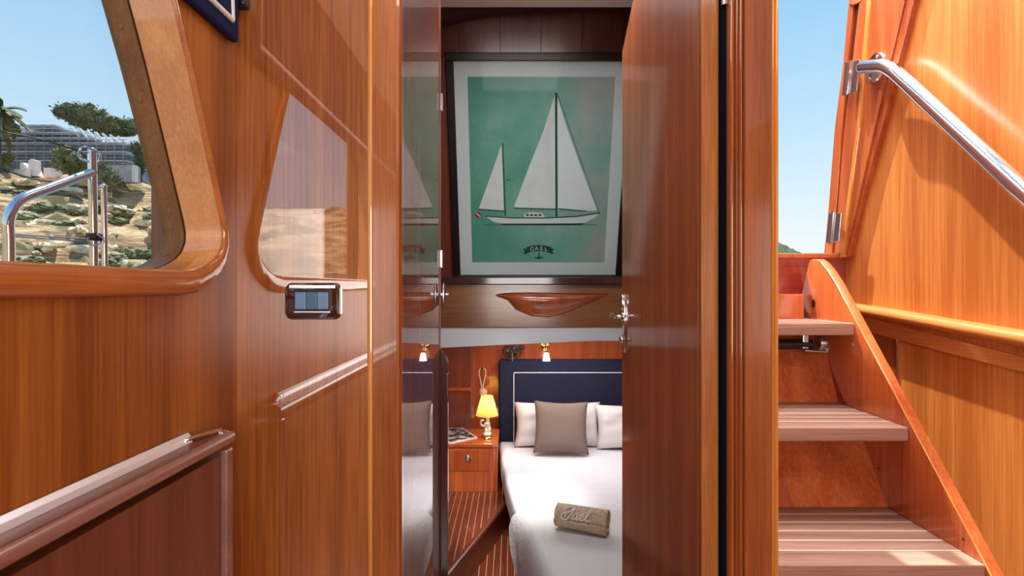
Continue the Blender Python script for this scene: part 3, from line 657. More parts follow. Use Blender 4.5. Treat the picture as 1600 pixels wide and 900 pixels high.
# headboard
bm = B(); box(bm, (-.112, 4.50, -1.45), (.97, 4.585, -.594), .028, 4); obj('headboard', bm, M_HEAD, bed, smooth=50)
bm = B(); tube(bm, [(.015, 4.496, -1.27), (.015, 4.496, -.708), (.017, 4.496, -.702), (.023, 4.496, -.700), (.95, 4.496, -.700)], .0045, 8); obj('headboard_piping', bm, M_PIPE, bed, smooth=60)
bm = B(); box(bm, (.018, 4.497, -1.27), (.95, 4.508, -.703), .005); obj('headboard_panel', bm, M_HEAD, bed)

# bedspread over the foot of the bed, hanging to the floor
bm = B(); rows = []; NX = 40
for j in range(70):
    y = 3.075-(3.075-2.12)*j/69; row = []; ex = edge_x(y)
    nd = 16
    for i in range(-nd, NX+1):
        if i < 0:
            t_ = -i/nd; drop = t_*.405*min(1, .18+(3.075-y)*4.2); fl_ = .012+.05*t_*(.4+.6*noise.noise(Vector((y*7, 2, 0))))
            xx = ex-.006-fl_*min(1, t_*3)+.02*(1-min(1, t_*6)); zz = ZM+.006-drop-.01*min(1, t_*4)
        else: xx = ex+.03+(XBR-ex-.03)*i/NX; zz = ZM+.012+.003*noise.noise(Vector((xx*3, y*4, 7)))
        row.append(bm.verts.new((xx, y, zz)))
    rows.append(row)
for a_, b2 in zip(rows, rows[1:]):
    for k in range(len(a_)-1): bm.faces.new((a_[k], a_[k+1], b2[k+1], b2[k]))
obj('bedspread', bm, M_SPREAD, smooth=180, label='cream woven bedspread laid over the foot of the bed and hanging down its side', cat='bedspread')

def pillow_mesh(w_, h_, t_, pinch=.07, n=26, seed=0, wr=.006):
    bm = B(); V = {}
    for s in (1, -1):
        for j in range(n+1):
            for i in range(n+1):
                u = -1+2*i/n; v = -1+2*j/n
                if s == -1 and (abs(u) == 1 or abs(v) == 1): V[s, i, j] = V[1, i, j]; continue
                hh = (max(0, 1-u**4)*max(0, 1-v**4))**.55
                x_ = u*w_/2*(1-pinch*(1-abs(u)**2)*0-pinch*(1-v*v)*abs(u)**3); z_ = v*h_/2*(1-pinch*(1-u*u)*abs(v)**3)
                y_ = -s*t_/2*hh+wr*noise.noise(Vector((u*2+seed, v*2.6, s*3)))*hh
                V[s, i, j] = bm.verts.new((x_, y_, z_))
    for s in (1, -1):
        for j in range(n):
            for i in range(n):
                q = [V[s, i, j], V[s, i+1, j], V[s, i+1, j+1], V[s, i, j+1]]
                try: bm.faces.new(q if s == 1 else q[::-1])
                except ValueError: pass
    return bm
def cushion(name, mat, c, w_, h_, t_, lean, yaw, roll, label, cat, group=None, **kw):
    bm = pillow_mesh(w_, h_, t_, **kw)
    M = Matrix.Rotation(yaw, 4, 'Z') @ Matrix.Rotation(lean, 4, 'X') @ Matrix.Rotation(roll, 4, 'Y')
    bmesh.ops.transform(bm, matrix=Matrix.Translation(c) @ M, verts=bm.verts)
    return obj(name, bm, mat, smooth=180, label=label, cat=cat, group=group)
cushion('pillow', M_PILLOW, (.365, 4.375, -1.095), .70, .35, .15, R(-14), R(0), R(0), 'white pillow behind the taupe cushion, left of the two', 'pillow', seed=1, wr=.02)
cushion('pillow', M_PILLOW, (1.03-.05, 4.30, -1.095), .64, .34, .15, R(-14), 0, R(0), 'white pillow partly hidden by the open door, right of the two', 'pillow', seed=5, wr=.02).name
cushion('throw_cushion', M_CUSH, (.375, 4.17, -1.065), .42, .40, .13, R(-24), R(-3), R(1), 'square taupe cushion leaning on the white pillow', 'cushion', pinch=.09, seed=9)

# rolled towel with the embroidered name
LT = .27; RT = .069
tp = Vector((.366, 2.82, ZM+.014+RT)); TR = (0, 0, R(-21))
tw = thing('rolled_towel', tp-Vector((0, 0, RT)), 'rolled taupe towel with a cream embroidered name lying on the bedspread', 'towel', rot=TR)
bm = B(); spiral = []
for k in range(90):
    a_ = -k*.17; r_ = RT*(1-.0088*k); spiral.append((r_*math.cos(a_+R(-70)), r_*math.sin(a_+R(-70))))
vv_ = []
for sgn in (0, 1):
    pass
rows = []
for i in range(25):
    x_ = -LT/2+LT*i/24; row = []
    for k, (a_, b2) in enumerate(spiral):
        row.append(bm.verts.new((x_+.004*noise.noise(Vector((k*.3, 0, i*.0))), a_*1.05*(1+.02*noise.noise(Vector((x_*20, k*.2, 0)))), b2*.95+RT)))
    rows.append(row)
for a_, b2 in zip(rows, rows[1:]):
    for k in range(len(a_)-1): bm.faces.new((a_[k], a_[k+1], b2[k+1], b2[k]))
roll = obj('terry_roll', bm, M_TOWEL, tw, local=True, smooth=180)
sm = roll.modifiers.new('thickness', 'SOLIDIFY'); sm.thickness = .0052; sm.offset = -1
# loose end of the towel
bm = B(); rows = []
for i in range(13):
    x_ = -LT/2+LT*i/12; row = []
    for k in range(8):
        t_ = k/7; y_ = -RT*1.04*math.cos(t_*.9)-.004; z_ = RT-.95*RT*math.sin(t_*.9)*1.15*(.7+.3*i/12); row.append(bm.verts.new((x_, y_, max(.004, z_))))
    rows.append(row)
for a_, b2 in zip(rows, rows[1:]):
    for k in range(7): bm.faces.new((a_[k], a_[k+1], b2[k+1], b2[k]))
o = obj('towel_flap', bm, M_TOWEL, tw, local=True, smooth=180); sm = o.modifiers.new('thickness', 'SOLIDIFY'); sm.thickness = .005
def wrap(u, v):     # u along the roll, v around it upwards; returns a point on the surface
    a_ = R(162)-v/RT; return Vector((u, RT*1.075*math.cos(a_), RT+RT*.985*math.sin(a_)))
STROKES = {
 'G': [[(.74, .80), (.66, 1.0), (.40, 1.04), (.14, .84), (.12, .60), (.32, .48), (.56, .60), (.80, .90), (.92, 1.02), (.84, .72), (.70, .36), (.52, .0), (.22, -.14), (-.06, .0), (-.08, .26), (.10, .40), (.28, .30), (.22, .12)]],
 'a': [[(.36, .46), (.20, .50), (.06, .34), (.04, .12), (.16, .0), (.30, .12), (.40, .46), (.36, .12), (.42, .0), (.56, .12)]],
 'e': [[(.0, .14), (.22, .20), (.36, .36), (.28, .50), (.12, .42), (.06, .20), (.14, .02), (.32, .0), (.50, .14)], [(.10, .68), (.15, .72)], [(.34, .68), (.39, .72)]],
 'l': [[(.0, .14), (.20, .40), (.34, .80), (.30, 1.0), (.18, .84), (.10, .40), (.12, .06), (.24, -.02), (.40, .10)]]}
bm = B(); ox = -.092; H = .060
for ch, adv in (('G', .92), ('a', .56), ('e', .50), ('l', .4)):
    for st in STROKES[ch]:
        pts = smoothpath([wrap(ox+p[0]*H*.98+p[1]*.010, p[1]*H*.95-.010) for p in st], 5); tube(bm, pts, .0046, 6)
    ox += adv*H*.98
obj('embroidered_name', bm, M_THREAD, tw, local=True, smooth=60, label='cream embroidered lettering')

# ================================================================ nightstand with lamp and magazine
ns = thing('nightstand', (-.35, 4.2, ZU), 'varnished mahogany nightstand with one drawer beside the head of the bed', 'nightstand')
XN0, XN1, YN = -.70, -.108, 4.00; ZN = -1.142
bm = B(); pts = [(XN0, YN+.01), (XN0+.2, YN-.0), (XN1-.03, YN), (XN1-.008, YN+.01), (XN1, YN+.04), (XN1, 4.415), (XN0, 4.415)]
prism(bm, [(a_, b2, ZN-.028) for a_, b2 in [(-.70, 3.985), (-.14, 3.985), (-.112, 3.992), (-.1, 4.01), (-.1, 4.418), (-.70, 4.418)]], (0, 0, .028), .005); obj('nightstand_top', bm, W_BERTH, ns)
bm = B(); prism(bm, [(a_, b2, ZU) for a_, b2 in pts], (0, 0, ZN-.03-ZU), .003); obj('carcass', bm, W_RED, ns)
bm = B(); box(bm, (-.64, YN-.006, -1.345), (-.175, YN+.004, -1.190), .003); dw = obj('drawer', bm, W_BERTH, ns)
bm = B(); c = P(731, 716, 3.985); lathe(bm, [(0, .010), (.013, .006), (.021, .0), (.022, -.004), (.018, -.006), (.014, -.003), (.010, .0), (0, .001)], (c.x, c.y, c.z), 20, 'y'); ball(bm, (c.x, c.y-.003, c.z-.002), .008); obj('ring_pull', bm, M_CHROME, dw, smooth=60)
bm = B(); cyl(bm, (XN1-.004, YN+.008, ZU+.01), (XN1-.004, YN+.008, ZN-.03), .007, 12); obj('corner_bead', bm, W_RED, ns, smooth=60)

xl, yl = (761-800)/F*4.14, 4.14
lp = thing('table_lamp', (xl, yl, ZN), 'small lit table lamp with yellow shade on a white elephant base', 'lamp')
bm = B(); lathe(bm, [(0, 0), (.046, 0), (.046, .006), (.042, .014), (.036, .018), (0, .018)], (xl, yl, ZN), 28); obj('base_disc', bm, M_BRASS, lp, smooth=40)
bm = B()   # elephant sitting up with its trunk raised
ball(bm, (xl+.002, yl, ZN+.034), .034, (1, .9, .55)); ball(bm, (xl+.006, yl, ZN+.068), .026, (1, .9, 1.3)); ball(bm, (xl-.002, yl-.004, ZN+.104), .020, (1.1, .9, 1))
for s_ in (-1, 1):
    ball(bm, (xl+.012*s_+.004, yl-.022, ZN+.034), .014, (1, 1.3, .8)); ball(bm, (xl+.004+.014*s_, yl-.020, ZN+.066), .010, (.8, .9, 1.7)); ball(bm, (xl+.010, yl+.017*s_-.004, ZN+.104), .015, (.9, .35, 1.2))
tube(bm, smoothpath([(xl-.012, yl-.006, ZN+.100), (xl-.032, yl-.008, ZN+.094), (xl-.046, yl-.008, ZN+.108), (xl-.046, yl-.008, ZN+.128), (xl-.034, yl-.008, ZN+.138), (xl-.024, yl-.008, ZN+.133)], 5), .0085, 10, taper=[1.1-.5*k/25 for k in range(26)])
obj('elephant_figure', bm, M_PORC, lp, smooth=180, label='white porcelain elephant with raised trunk')
bm = B(); lathe(bm, [(.010, .10), (.012, .12), (.012, .175), (.008, .18), (0, .18)], (xl+.006, yl, ZN), 16); obj('neck', bm, M_PORC, lp, smooth=50)
bm = B(); lathe(bm, [(.085, .175), (.083, .180), (.043, .320), (.041, .322)], (xl, yl, ZN), 96, wob=lambda a: 1+.018*math.sin(a*24)); obj('lamp_shade', bm, M_SHADE, lp, smooth=180)
bm = B(); ball(bm, (xl, yl, ZN+.235), .020, (1, 1, 1.3)); obj('bulb', bm, M_BULB, lp, smooth=180)
light('table_lamp_light', 'POINT', (xl, yl, ZN+.25), 2.3, (1, .72, .36), shadow_soft_size=.03)

mg = thing('magazine', (-.40, 4.08, ZN), 'magazine with a black and white cover lying on the nightstand', 'magazine')
A_ = [WZ(698, 682, ZN), WZ(719, 667, ZN), WZ(746, 684.5, ZN), WZ(703, 694, ZN)]; A_[0] = A_[1]+(A_[3]-A_[2])
bm = B(); prism(bm, [p+Vector((0, 0, .0005)) for p in A_], (0, 0, .006)); obj('pages', bm, M_PAPER, mg)
ctr = sum(A_, Vector())/4; bm = B(); prism(bm, [ctr+(p-ctr)*.9+Vector((0, 0, .0066)) for p in A_], (0, 0, .0008)); obj('cover', bm, M_COVER, mg)

# rope loop with knotted ball on the wall
rk = thing('rope_fender', (-.245, 4.5, -.9), 'rope loop with knotted ball hanging on the cabin wall above the lamp', 'rope')
c0 = P(753.5, 577, 4.39); c1 = P(753.5, 606, 4.39)
bm = B(); pts = [c1+Vector((-.002, 0, 0))]
lp_ = [(-.012, -.10), (-.026, -.03), (-.024, .0), (0, .014), (.024, .0), (.026, -.03), (.012, -.10)]
z0 = P(753.5, 578, 4.39); tube(bm, smoothpath([(c1.x-.003, 4.39, c1.z)]+[(z0.x+a_, 4.39, z0.z+b2) for a_, b2 in lp_]+[(c1.x+.003, 4.39, c1.z)], 6), .0055, 8); obj('loop', bm, M_ROPE, rk, smooth=60)
bm = B(); cb = P(754.5, 613, 4.37)
ball(bm, cb, .030, (1, .9, 1), 3)
for k in range(3):
    for j in (-1, 0, 1):
        pts = [];
        for a_ in range(17):
            an = 2*math.pi*a_/16; v = Vector((.031*math.cos(an), .031*math.sin(an), .011*j)); v = Matrix.Rotation(R(90), 3, 'XYZ'[k]) @ v; v.y *= .9; pts.append(cb+v*(1-.07*abs(j)))
        tube(bm, pts, .0045, 6, cap=False)
obj('knot_ball', bm, M_ROPE, rk, smooth=60)
bm = B(); lathe(bm, [(0, -.004), (.009, -.004), (.009, 0), (.004, .004), (.003, .02), (0, .02)], (z0.x, 4.385, z0.z+.012), 14, 'y'); obj('hook', bm, M_CHROME, rk, smooth=50)

# black wall fan
wfn = thing('wall_fan', P(800, 560, 4.5), 'small black cabin fan mounted above the corner of the headboard', 'fan')
fc = P(800.5, 548.5, 4.50)
for r_ in (.074, .052):
    bm = B(); tube(bm, [(fc.x+r_*math.cos(2*math.pi*k/28), fc.y, fc.z+r_*.93*math.sin(2*math.pi*k/28)) for k in range(29)], .0045, 8, cap=False); obj('guard_ring', bm, M_BLACK, wfn, smooth=60)
bm = B(); lathe(bm, [(0, -.03), (.020, -.03), (.024, -.015), (.024, .02), (.014, .045), (0, .045)], fc, 18, 'y'); obj('motor', bm, M_BLACK, wfn, smooth=40)
for k in range(5):
    a0 = 2*math.pi*k/5+.3; bm = B(); q = [Vector((r_*math.cos(a0+da), -.015+yy, r_*math.sin(a0+da))) for r_, da, yy in ((.018, -.25, 0), (.045, -.42, .006), (.058, 0, .0), (.05, .4, -.010), (.02, .3, 0))]; prism(bm, [fc+v for v in q], (0, .002, 0)); obj('blade', bm, M_BLACK, wfn)
bm = B(); cyl(bm, fc+Vector((0, -.03, -.01)), fc+Vector((0, .0, -.085)), .005, 8); box(bm, (fc.x-.02, fc.y+.03, fc.z-.02), (fc.x+.02, 4.6, fc.z+.02), .004); obj('bracket', bm, M_CHROMED, wfn)
bm = B(); box(bm, (fc.x+.055, fc.y-.012, fc.z+.010), (fc.x+.10, fc.y+.012, fc.z+.045), .010); obj('switch_box', bm, M_BLACK, wfn, smooth=50)

# brass reading lamp
rl_ = thing('reading_lamp', P(852, 560, 4.5), 'lit brass reading lamp with white glass shade above the headboard', 'lamp')
rc = P(851.5, 541, 4.58)
bm = B(); lathe(bm, [(0, -.022), (.014, -.020), (.026, -.012), (.034, -.010), (.036, 0), (.036, .018)], rc, 24, 'y'); obj('wall_rose', bm, M_BRASS, rl_, smooth=40)
bm = B(); tube(bm, smoothpath([rc+Vector((0, -.02, 0)), rc+Vector((.004, -.05, .004)), rc+Vector((.006, -.065, -.02)), rc+Vector((.007, -.066, -.045))], 5), .007, 10); ball(bm, rc+Vector((.006, -.062, -.012)), .014); obj('arm', bm, M_BRASS, rl_, smooth=60)
bm = B(); sc_ = rc+Vector((.008, -.066, -.045)); lathe(bm, [(.004, 0), (.016, -.003), (.022, -.016), (.026, -.04), (.032, -.068), (.030, -.068), (.0, -.062)], sc_, 24); obj('glass_shade', bm, M_GLOW, rl_, smooth=60)
light('reading_lamp_light', 'POINT', sc_+Vector((0, -.0, -.085)), 1.2, (1, .85, .65), shadow_soft_size=.02)

# ================================================================ right side: companionway
wr = thing('wall_right', (XR, .6, ZF), **S)
bm = B(); zt = .95
box(bm, (XR, -2.3, ZF-.5), (XR+.03, 2.12, .10))
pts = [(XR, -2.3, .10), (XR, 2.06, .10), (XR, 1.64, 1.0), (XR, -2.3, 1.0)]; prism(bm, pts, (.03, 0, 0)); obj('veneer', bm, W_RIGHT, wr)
def onwall(name, pxs, x0, th, mat, parent, bev=.0015, **kw):
    bm = B(); prism(bm, [WX(a_, b2, x0) for a_, b2 in pxs], (th, 0, 0), bev); return obj(name, bm, mat, parent, **kw)
onwall('upper_rail', [(1328, 486), (1400, 508), (1500, 533), (1700, 585), (1700, 608), (1500, 557), (1400, 531), (1328, 510)][0:8], XR-.008, .010, W_MOLD, wr)
onwall('stile', [(1322, 486), (1340, 490), (1401, 512), (1401, 800), (1340, 800), (1322, 700)], XR-.006, .008, W_COL, wr)
# moulding
md_ = []
a_ = WX(1326, 471, XR); b2 = WX(1700, 532, XR)
bm = B(); pf = [(0, .0), (-.028, -.002), (-.036, -.006), (-.041, -.014), (-.041, -.024), (-.036, -.032), (-.028, -.036), (-.02, -.040), (0, -.042)]
prism(bm, [a_+Vector((x_, 0, z_)) for x_, z_ in pf], (b2-a_)*2.2); obj('trim_6', bm, W_MOLD, smooth=50, **S)
# raked jamb: inner board, outer strip
jb = thing('door_2', (1.22, 2.0, .12), **S)
onwall('jamb_board', [(1362, -60), (1445, -60), (1427, 0), (1378, 200), (1345, 315), (1327, 400), (1314, 400), (1338, 200)], 1.232, .05, W_POST, jb)
onwall('jamb_face', [(1362, -60), (1430, -60), (1413, 0), (1363, 215), (1337, 330), (1319, 402), (1308, 402), (1336, 200)], 1.226, .03, W_POST, jb)
onwall('jamb_bead', [(1360, -60), (1366, -60), (1360, 0), (1343, 200), (1316, 402), (1311, 402), (1338, 200), (1354, 0)], 1.218, .02, W_FRAME, jb)
onwall('jamb_strip', [(1348, -60), (1360, -60), (1355, 0), (1340, 200), (1312, 402), (1303, 402), (1319, 200), (1343, 0)], 1.222, .04, W_POST, jb)
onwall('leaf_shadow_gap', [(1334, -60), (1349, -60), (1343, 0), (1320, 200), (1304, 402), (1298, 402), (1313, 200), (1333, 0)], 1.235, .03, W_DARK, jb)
onwall('folded_leaf', [(1325, -60), (1326, 2), (1317, 100), (1304, 200), (1294, 330), (1287, 402), (1299, 402), (1308, 300), (1315, 200), (1325, 90), (1334, 2), (1336, -60)], 1.226, .025, W_POST, jb)
onwall('leaf_cap', [(1325, 6), (1334, 1), (1345, 0), (1343, 4), (1333, 8)], 1.22, .03, W_POST, jb)
for q, kx in (([(1320, 97), (1343, 93), (1338, 142), (1315, 150)], (1329, 95, 1323, 148)), ([(1295, 333), (1314, 333), (1310, 377), (1290, 380)], (1302, 331, 1297, 381))):
    h_ = onwall('hinge', q, 1.2, .004, M_CHROMED, jb)
    bm = B(); cyl(bm, WX(kx[0], kx[1], 1.197), WX(kx[2], kx[3], 1.197), .0065, 12); obj('knuckle', bm, M_CHROME, h_, smooth=60)
# sill and lower back board
sl = thing('companionway_sill', (.9, 2.05, -.3), 'deep red varnished board and sill closing the bottom of the companionway opening', 'sill')
bm = B(); box(bm, (.54, 2.04, -.9), (XR-.001, 2.07, .112), .002); obj('back_board', bm, W_REDD, sl)
bm = B(); box(bm, (.54, 2.025, .110), (XR-.002, 2.13, .127), .004); obj('sill_cap', bm, W_RED, sl)
bm = B(); box(bm, (.54, 2.026, .127), (1.22, 2.13, .1295)); obj('sill_strip', bm, M_CHROME, sl)

# ladder
ld = thing('companionway_ladder', (.82, 1.5, ZF), 'varnished wooden companionway ladder with three visible bleached teak treads', 'ladder')
ST_ = [(1.975, .098), (1.955, .104), (1.925, .102), (1.895, .088), (1.855, .058), (1.813, .018), (1.711, -.097), (1.229, -.640), (.735, -1.2), (1.05, -1.2), (1.55, -.66), (1.70, -.46), (1.92, -.16), (2.035, -.05), (2.035, -.04)]
for x0, x1 in ((1.078, 1.108), (.545, .572)):
    bm = B(); prism(bm, [(x0, y, z) for y, z in ST_], (x1-x0, 0, 0), .0035); obj('stringer', bm, W_RED, ld, smooth=30)
bm = B(); tube(bm, [(1.0795, y+.004, z+.001) for y, z in ST_[3:9]], .0022, 6); obj('stringer_bead', bm, W_FRAME, ld, smooth=60)
for yf, yb, zt_ in ((1.711, 2.01, -.111), (1.477, 1.80, -.379), (1.237, 1.57, -.630), (.99, 1.31, -.885)):
    td = B(); box(td, (.573, yf+.002, zt_-.038), (1.0775, yb, zt_-.004), .003); tdo = obj('tread', td, W_TREAD, ld)
    npl = 5; yy = yf; ws = [.070]+[(yb-yf-.070)/5]*5
    for k, wd in enumerate(ws):
        bm = B(); box(bm, (.5735, yy+(.002 if k else 0), zt_-(.036 if k == 0 else .006)), (1.0772, yy+wd-.0015, zt_), .0035 if k == 0 else .001, 3); obj('plank', bm, W_TREAD, tdo, smooth=50)
        if k < len(ws)-1: bm = B(); box(bm, (.574, yy+wd-.0020, zt_-.005), (1.077, yy+wd+.0025, zt_-.0001)); obj('pale_seam', bm, M_SEAM, tdo)
        yy += wd
for (y0, z0_), (y1, z1_) in (((1.90, -.15), (1.797, -.378)), ((1.70, -.42), (1.560, -.629)), ((1.45, -.67), (1.31, -.885)), ((1.2, -.925), (1.05, -1.2))):
    bm = B(); prism(bm, [(.573, y0, z0_), (1.078, y0, z0_), (1.078, y1, z1_), (.573, y1, z1_)], (0, .018, .008)); obj('riser', bm, W_RISER, ld)
bm = B(); box(bm, (.573, 1.965, -.111), (1.056, 2.0, -.022), .004); obj('toe_block', bm, W_RED, ld)
bm = B(); ball(bm, (1.0775, 1.945, -.055), .012, (.15, 1, 1.3)); obj('peg_hole', bm, M_BLACK, ld)
for (yy, zz) in ((1.60, -.53), (1.30, -.60)):
    bm = B(); ball(bm, (1.078, yy, zz), .0045, (.2, 1, 1)); obj('screw_plug', bm, W_DARK, ld)

# gas strut under the top tread
gs = thing('gas_strut', (.9, 1.83, -.2), 'black gas strut with steel end bracket under the top ladder tread', 'strut')
bm = B(); cyl(bm, (.60, 1.80, -.186), (.99, 1.80, -.186), .017, 20); obj('cylinder', bm, M_BLACK, gs, smooth=40)
bm = B(); box(bm, (.955, 1.785, -.20), (.975, 1.80, -.152), .003); obj('bracket', bm, M_CHROMED, gs)
bm = B(); lathe(bm, [(0, -.012), (.024, -.012), (.027, 0), (.024, .012), (0, .012)], (1.022, 1.80, -.182), 20, 'x'); tube(bm, [(.96, 1.785, -.205), (1.03, 1.785, -.212), (1.045, 1.79, -.19)], .005, 8); obj('end_fitting', bm, M_CHROMED, gs, smooth=50)

# stainless handrail
hr = thing('handrail', (1.19, 1.6, .5), 'polished stainless handrail sloping down the right wall beside the ladder', 'handrail')
XH = 1.188
pth = [WX(1349, 104.5, XH), WX(1362, 103.5, XH), WX(1380, 103.5, XH), WX(1394, 110, XH), WX(1412, 125, XH), WX(1500, 207, XH), WX(1600, 300, XH), WX(1720, 412, XH), WX(1900, 580, XH), WX(1960, 636, XH+.004), WX(1990, 660, XH+.03), WX(2000, 664, XR-.004)]
bm = B(); tube(bm, smoothpath(pth, 6), .0215, 24); ball(bm, pth[0], .0215, (1, 1, 1), 3); obj('rail_tube', bm, M_CHROME, hr, smooth=60)
fc_ = WX(1367, 106, 1.222); bm = B(); lathe(bm, [(0, -.006), (.034, -.005), (.046, -.003), (.048, 0), (.048, .004), (0, .004)], fc_, 28, 'x'); fg = obj('flange', bm, M_CHROME, hr, smooth=40)
bm = B(); cyl(bm, fc_, (XH, fc_.y, fc_.z), .014, 14); obj('standoff', bm, M_CHROME, hr, smooth=40)
for a_ in (60, 120, 240, 300):
    bm = B(); ball(bm, fc_+Vector((-.006, .036*math.cos(R(a_)), .036*math.sin(R(a_)))), .0045, (.5, 1, 1)); obj('screw', bm, M_CHROMED, fg)

# ================================================================ outside: deck rail seen through the left window
XO = -1.35
def side(px, py, x0=XO): d = x0*F/(px-800); return Vector((x0, d, (450-py)/F*d))
gr = thing('guard_rail', (XO, 1.6, -.3), 'stainless guard rail with sloping top tube on the side deck outside the left window', 'guard rail')
bm = B(); tube(bm, smoothpath([side(14, 560), side(14, 440), side(14, 380), side(13, 350), side(17, 332), side(27, 317), side(42, 307), side(70, 297), side(110, 282), side(146, 269)], 6), .0135, 16); obj('top_tube', bm, M_CHROME, gr, smooth=60)
bm = B(); cyl(bm, side(144, 236), side(149, 560), .0125, 16); ball(bm, side(144, 236), .0125); obj('stanchion', bm, M_CHROME, gr, smooth=60)
bm = B(); cyl(bm, side(162, 292, XO-.02), side(166, 560, XO-.02), .009, 14); ball(bm, side(162, 292, XO-.02), .011); obj('thin_stanchion', bm, M_CHROME, gr, smooth=60)
c = side(140, 243); bm = B(); pts = []
for k in range(25):
    an = 2*math.pi*k/24; ca, sa = math.cos(an), math.sin(an); pts.append(c+Vector((.012*sa, .040*math.copysign(abs(ca)**.6, ca), .018*math.copysign(abs(sa)**.7, sa)-.006*ca)))
tube(bm, pts, .0035, 8, cap=False); obj('top_fairlead', bm, M_CHROME, gr, smooth=60)
c = side(147, 371); bm = B(); box(bm, c-Vector((.018, .018, .012)), c+Vector((.018, .018, .014)), .006); obj('clamp', bm, M_BLACK, gr, smooth=40)
bm = B(); tube(bm, [side(137, 372, XO+.02), side(140, 381, XO+.02), side(148, 384, XO+.02), side(157, 381, XO+.02), side(161, 373, XO+.02), side(152, 366, XO+.02)], .003, 8); obj('shackle', bm, M_CHROME, gr, smooth=60)
for k, (a_, b2) in enumerate((((20, 366), (140, 374)), ((20, 369.5), (140, 378)))):
    bm = B(); cyl(bm, side(*a_), side(*b2), .0022, 6); obj('lifeline', bm, M_CHROMED, gr)
wl = [[(-60, 188), (0, 205), (60, 217), (117, 234), (134, 246)], [(-60, 238), (0, 263), (40, 276), (72, 283), (100, 285)]]
for k, l_ in enumerate(wl):
    bm = B(); tube(bm, smoothpath([side(a_, b2, XO-.05) for a_, b2 in l_], 5), .0028, 6)
    obj('mooring_cord', bm, M_WIRE, smooth=60, label=('upper thin black cord running down to the top of the stanchion', 'lower thin black cord sagging behind the guard rail')[k], cat='cord')

# ---------------------------------------------------------------- hillside around the left of the boat
bm = B(); rows = []; NA, NR = 220, 56
def hill_z(th, t_):
    r_ = 50+38*t_
    base = -2+(14.7 if th < R(62) else 13.2)*min(1, t_*1.35)**.8
    st = 1.3*noise.noise(Vector((th*9, t_*6, 0)))+.8*noise.noise(Vector((th*30, t_*14, 3)))
    step = math.floor(base/1.7)*1.7; base = base*.45+(step+1.7*min(1, ((base-step)/1.7)**3))*.55
    return base+st*(.25+.6*min(1, t_*4))*(1 if t_ < .8 else .35)+.25*noise.noise(Vector((th*90, t_*50, 5)))
for i in range(NA+1):
    th = R(18)+R(178)*i/NA; row = []
    for j in range(NR+1):
        t_ = j/NR; r_ = 50+38*t_+2.5*noise.noise(Vector((th*14, t_*5, 9))); fade = min(1, (th-R(18))/R(12))
        z = -2+(hill_z(th, t_)+2)*fade
        row.append(bm.verts.new((-r_*math.sin(th), r_*math.cos(th), z)))
    rows.append(row)
for a_, b2 in zip(rows, rows[1:]):
    for k in range(NR): bm.faces.new((a_[k], a_[k+1], b2[k+1], b2[k]))
obj('hillside', bm, M_ROCKY, smooth=35, **S)
bm = B(); box(bm, (-400, -400, -2.6), (400, 400, -2.0)); obj('sea', bm, M_SEA, **S)

def leaves(bm, c, rad, n, size, flat_=1.0):
    for _ in range(n):
        while True:
            v = Vector((random.uniform(-1, 1), random.uniform(-1, 1), random.uniform(-1, 1)))
            if v.length < 1: break
        v *= .6+.4*random.random(); p = Vector(c)+Vector((v.x*rad[0], v.y*rad[1], v.z*rad[2]))
        d1 = Vector((random.gauss(0, 1), random.gauss(0, 1), random.gauss(0, .6))).normalized()*size*random.uniform(.6, 1.3); d2 = Vector((random.gauss(0, 1), random.gauss(0, 1), random.gauss(0, 1))).normalized()*size*.5
        try: bm.faces.new([bm.verts.new(p), bm.verts.new(p+d1), bm.verts.new(p+d1*.5+d2)])
        except ValueError: pass
def crown(blobs, n, size, seed=0):
    bm = B()
    for c, r_ in blobs:
        t = B(); bmesh.ops.create_icosphere(t, subdivisions=3, radius=1)
        for v in t.verts:
            d = v.co.normalized(); v.co = Vector((d.x*r_[0], d.y*r_[1], d.z*r_[2]))*(.75+.35*noise.noise(d*2.6+Vector(c)))
        bmesh.ops.translate(t, verts=t.verts, vec=c); merge(bm, t); leaves(bm, c, [q*1.05 for q in r_], n, size)
    return bm
DT = 82
def G(px, py, d=DT*.77): return P(px, py, d)
k_ = DT*.77/F
# umbrella pine leaning left
pn = thing('umbrella_pine', G(140, 250, 75), 'wide dark umbrella pine behind the scaffolded building, its crown leaning left', 'tree')
bl = [(106, 173, 20, 11), (120, 174, 22, 13), (136, 178, 24, 16), (150, 184, 24, 16), (164, 192, 22, 15), (176, 199, 17, 13), (97, 173, 12, 8), (132, 188, 18, 10), (172, 206, 15, 10), (186, 205, 10, 8), (120, 184, 18, 9)]
obj('foliage', crown([(G(a_, b2+2, 75), (r1*75/F, r1*60/F, r2*1.3*75/F)) for a_, b2, r1, r2 in bl], 620, .5), L_PINE, pn)
bm = B()
for l_ in ([(150, 330), (150, 262), (142, 225), (128, 196), (112, 180)], [(150, 262), (146, 222), (150, 196)], [(143, 226), (160, 212), (170, 198)], [(128, 198), (138, 190), (150, 182)]): tube(bm, smoothpath([G(*q, 75) for q in l_], 4), .24, 8)
obj('trunk', bm, M_TRUNK, pn, smooth=60)
def tree(name, blobs, trunk, mat, label, n=300, size=.4, cat='tree', group=None):
    t_ = thing(name, G(*trunk[0], blobs[0][4]), label, cat, group)
    obj('foliage', crown([(G(a_, b2, d_), (r1*d_/F, r1*d_/F*.8, r2*d_/F)) for a_, b2, r1, r2, d_ in blobs], n, size), mat, t_)
    bm = B(); tube(bm, [G(*q, blobs[0][4]) for q in trunk], .2, 8); obj('trunk', bm, M_TRUNK, t_, smooth=60)
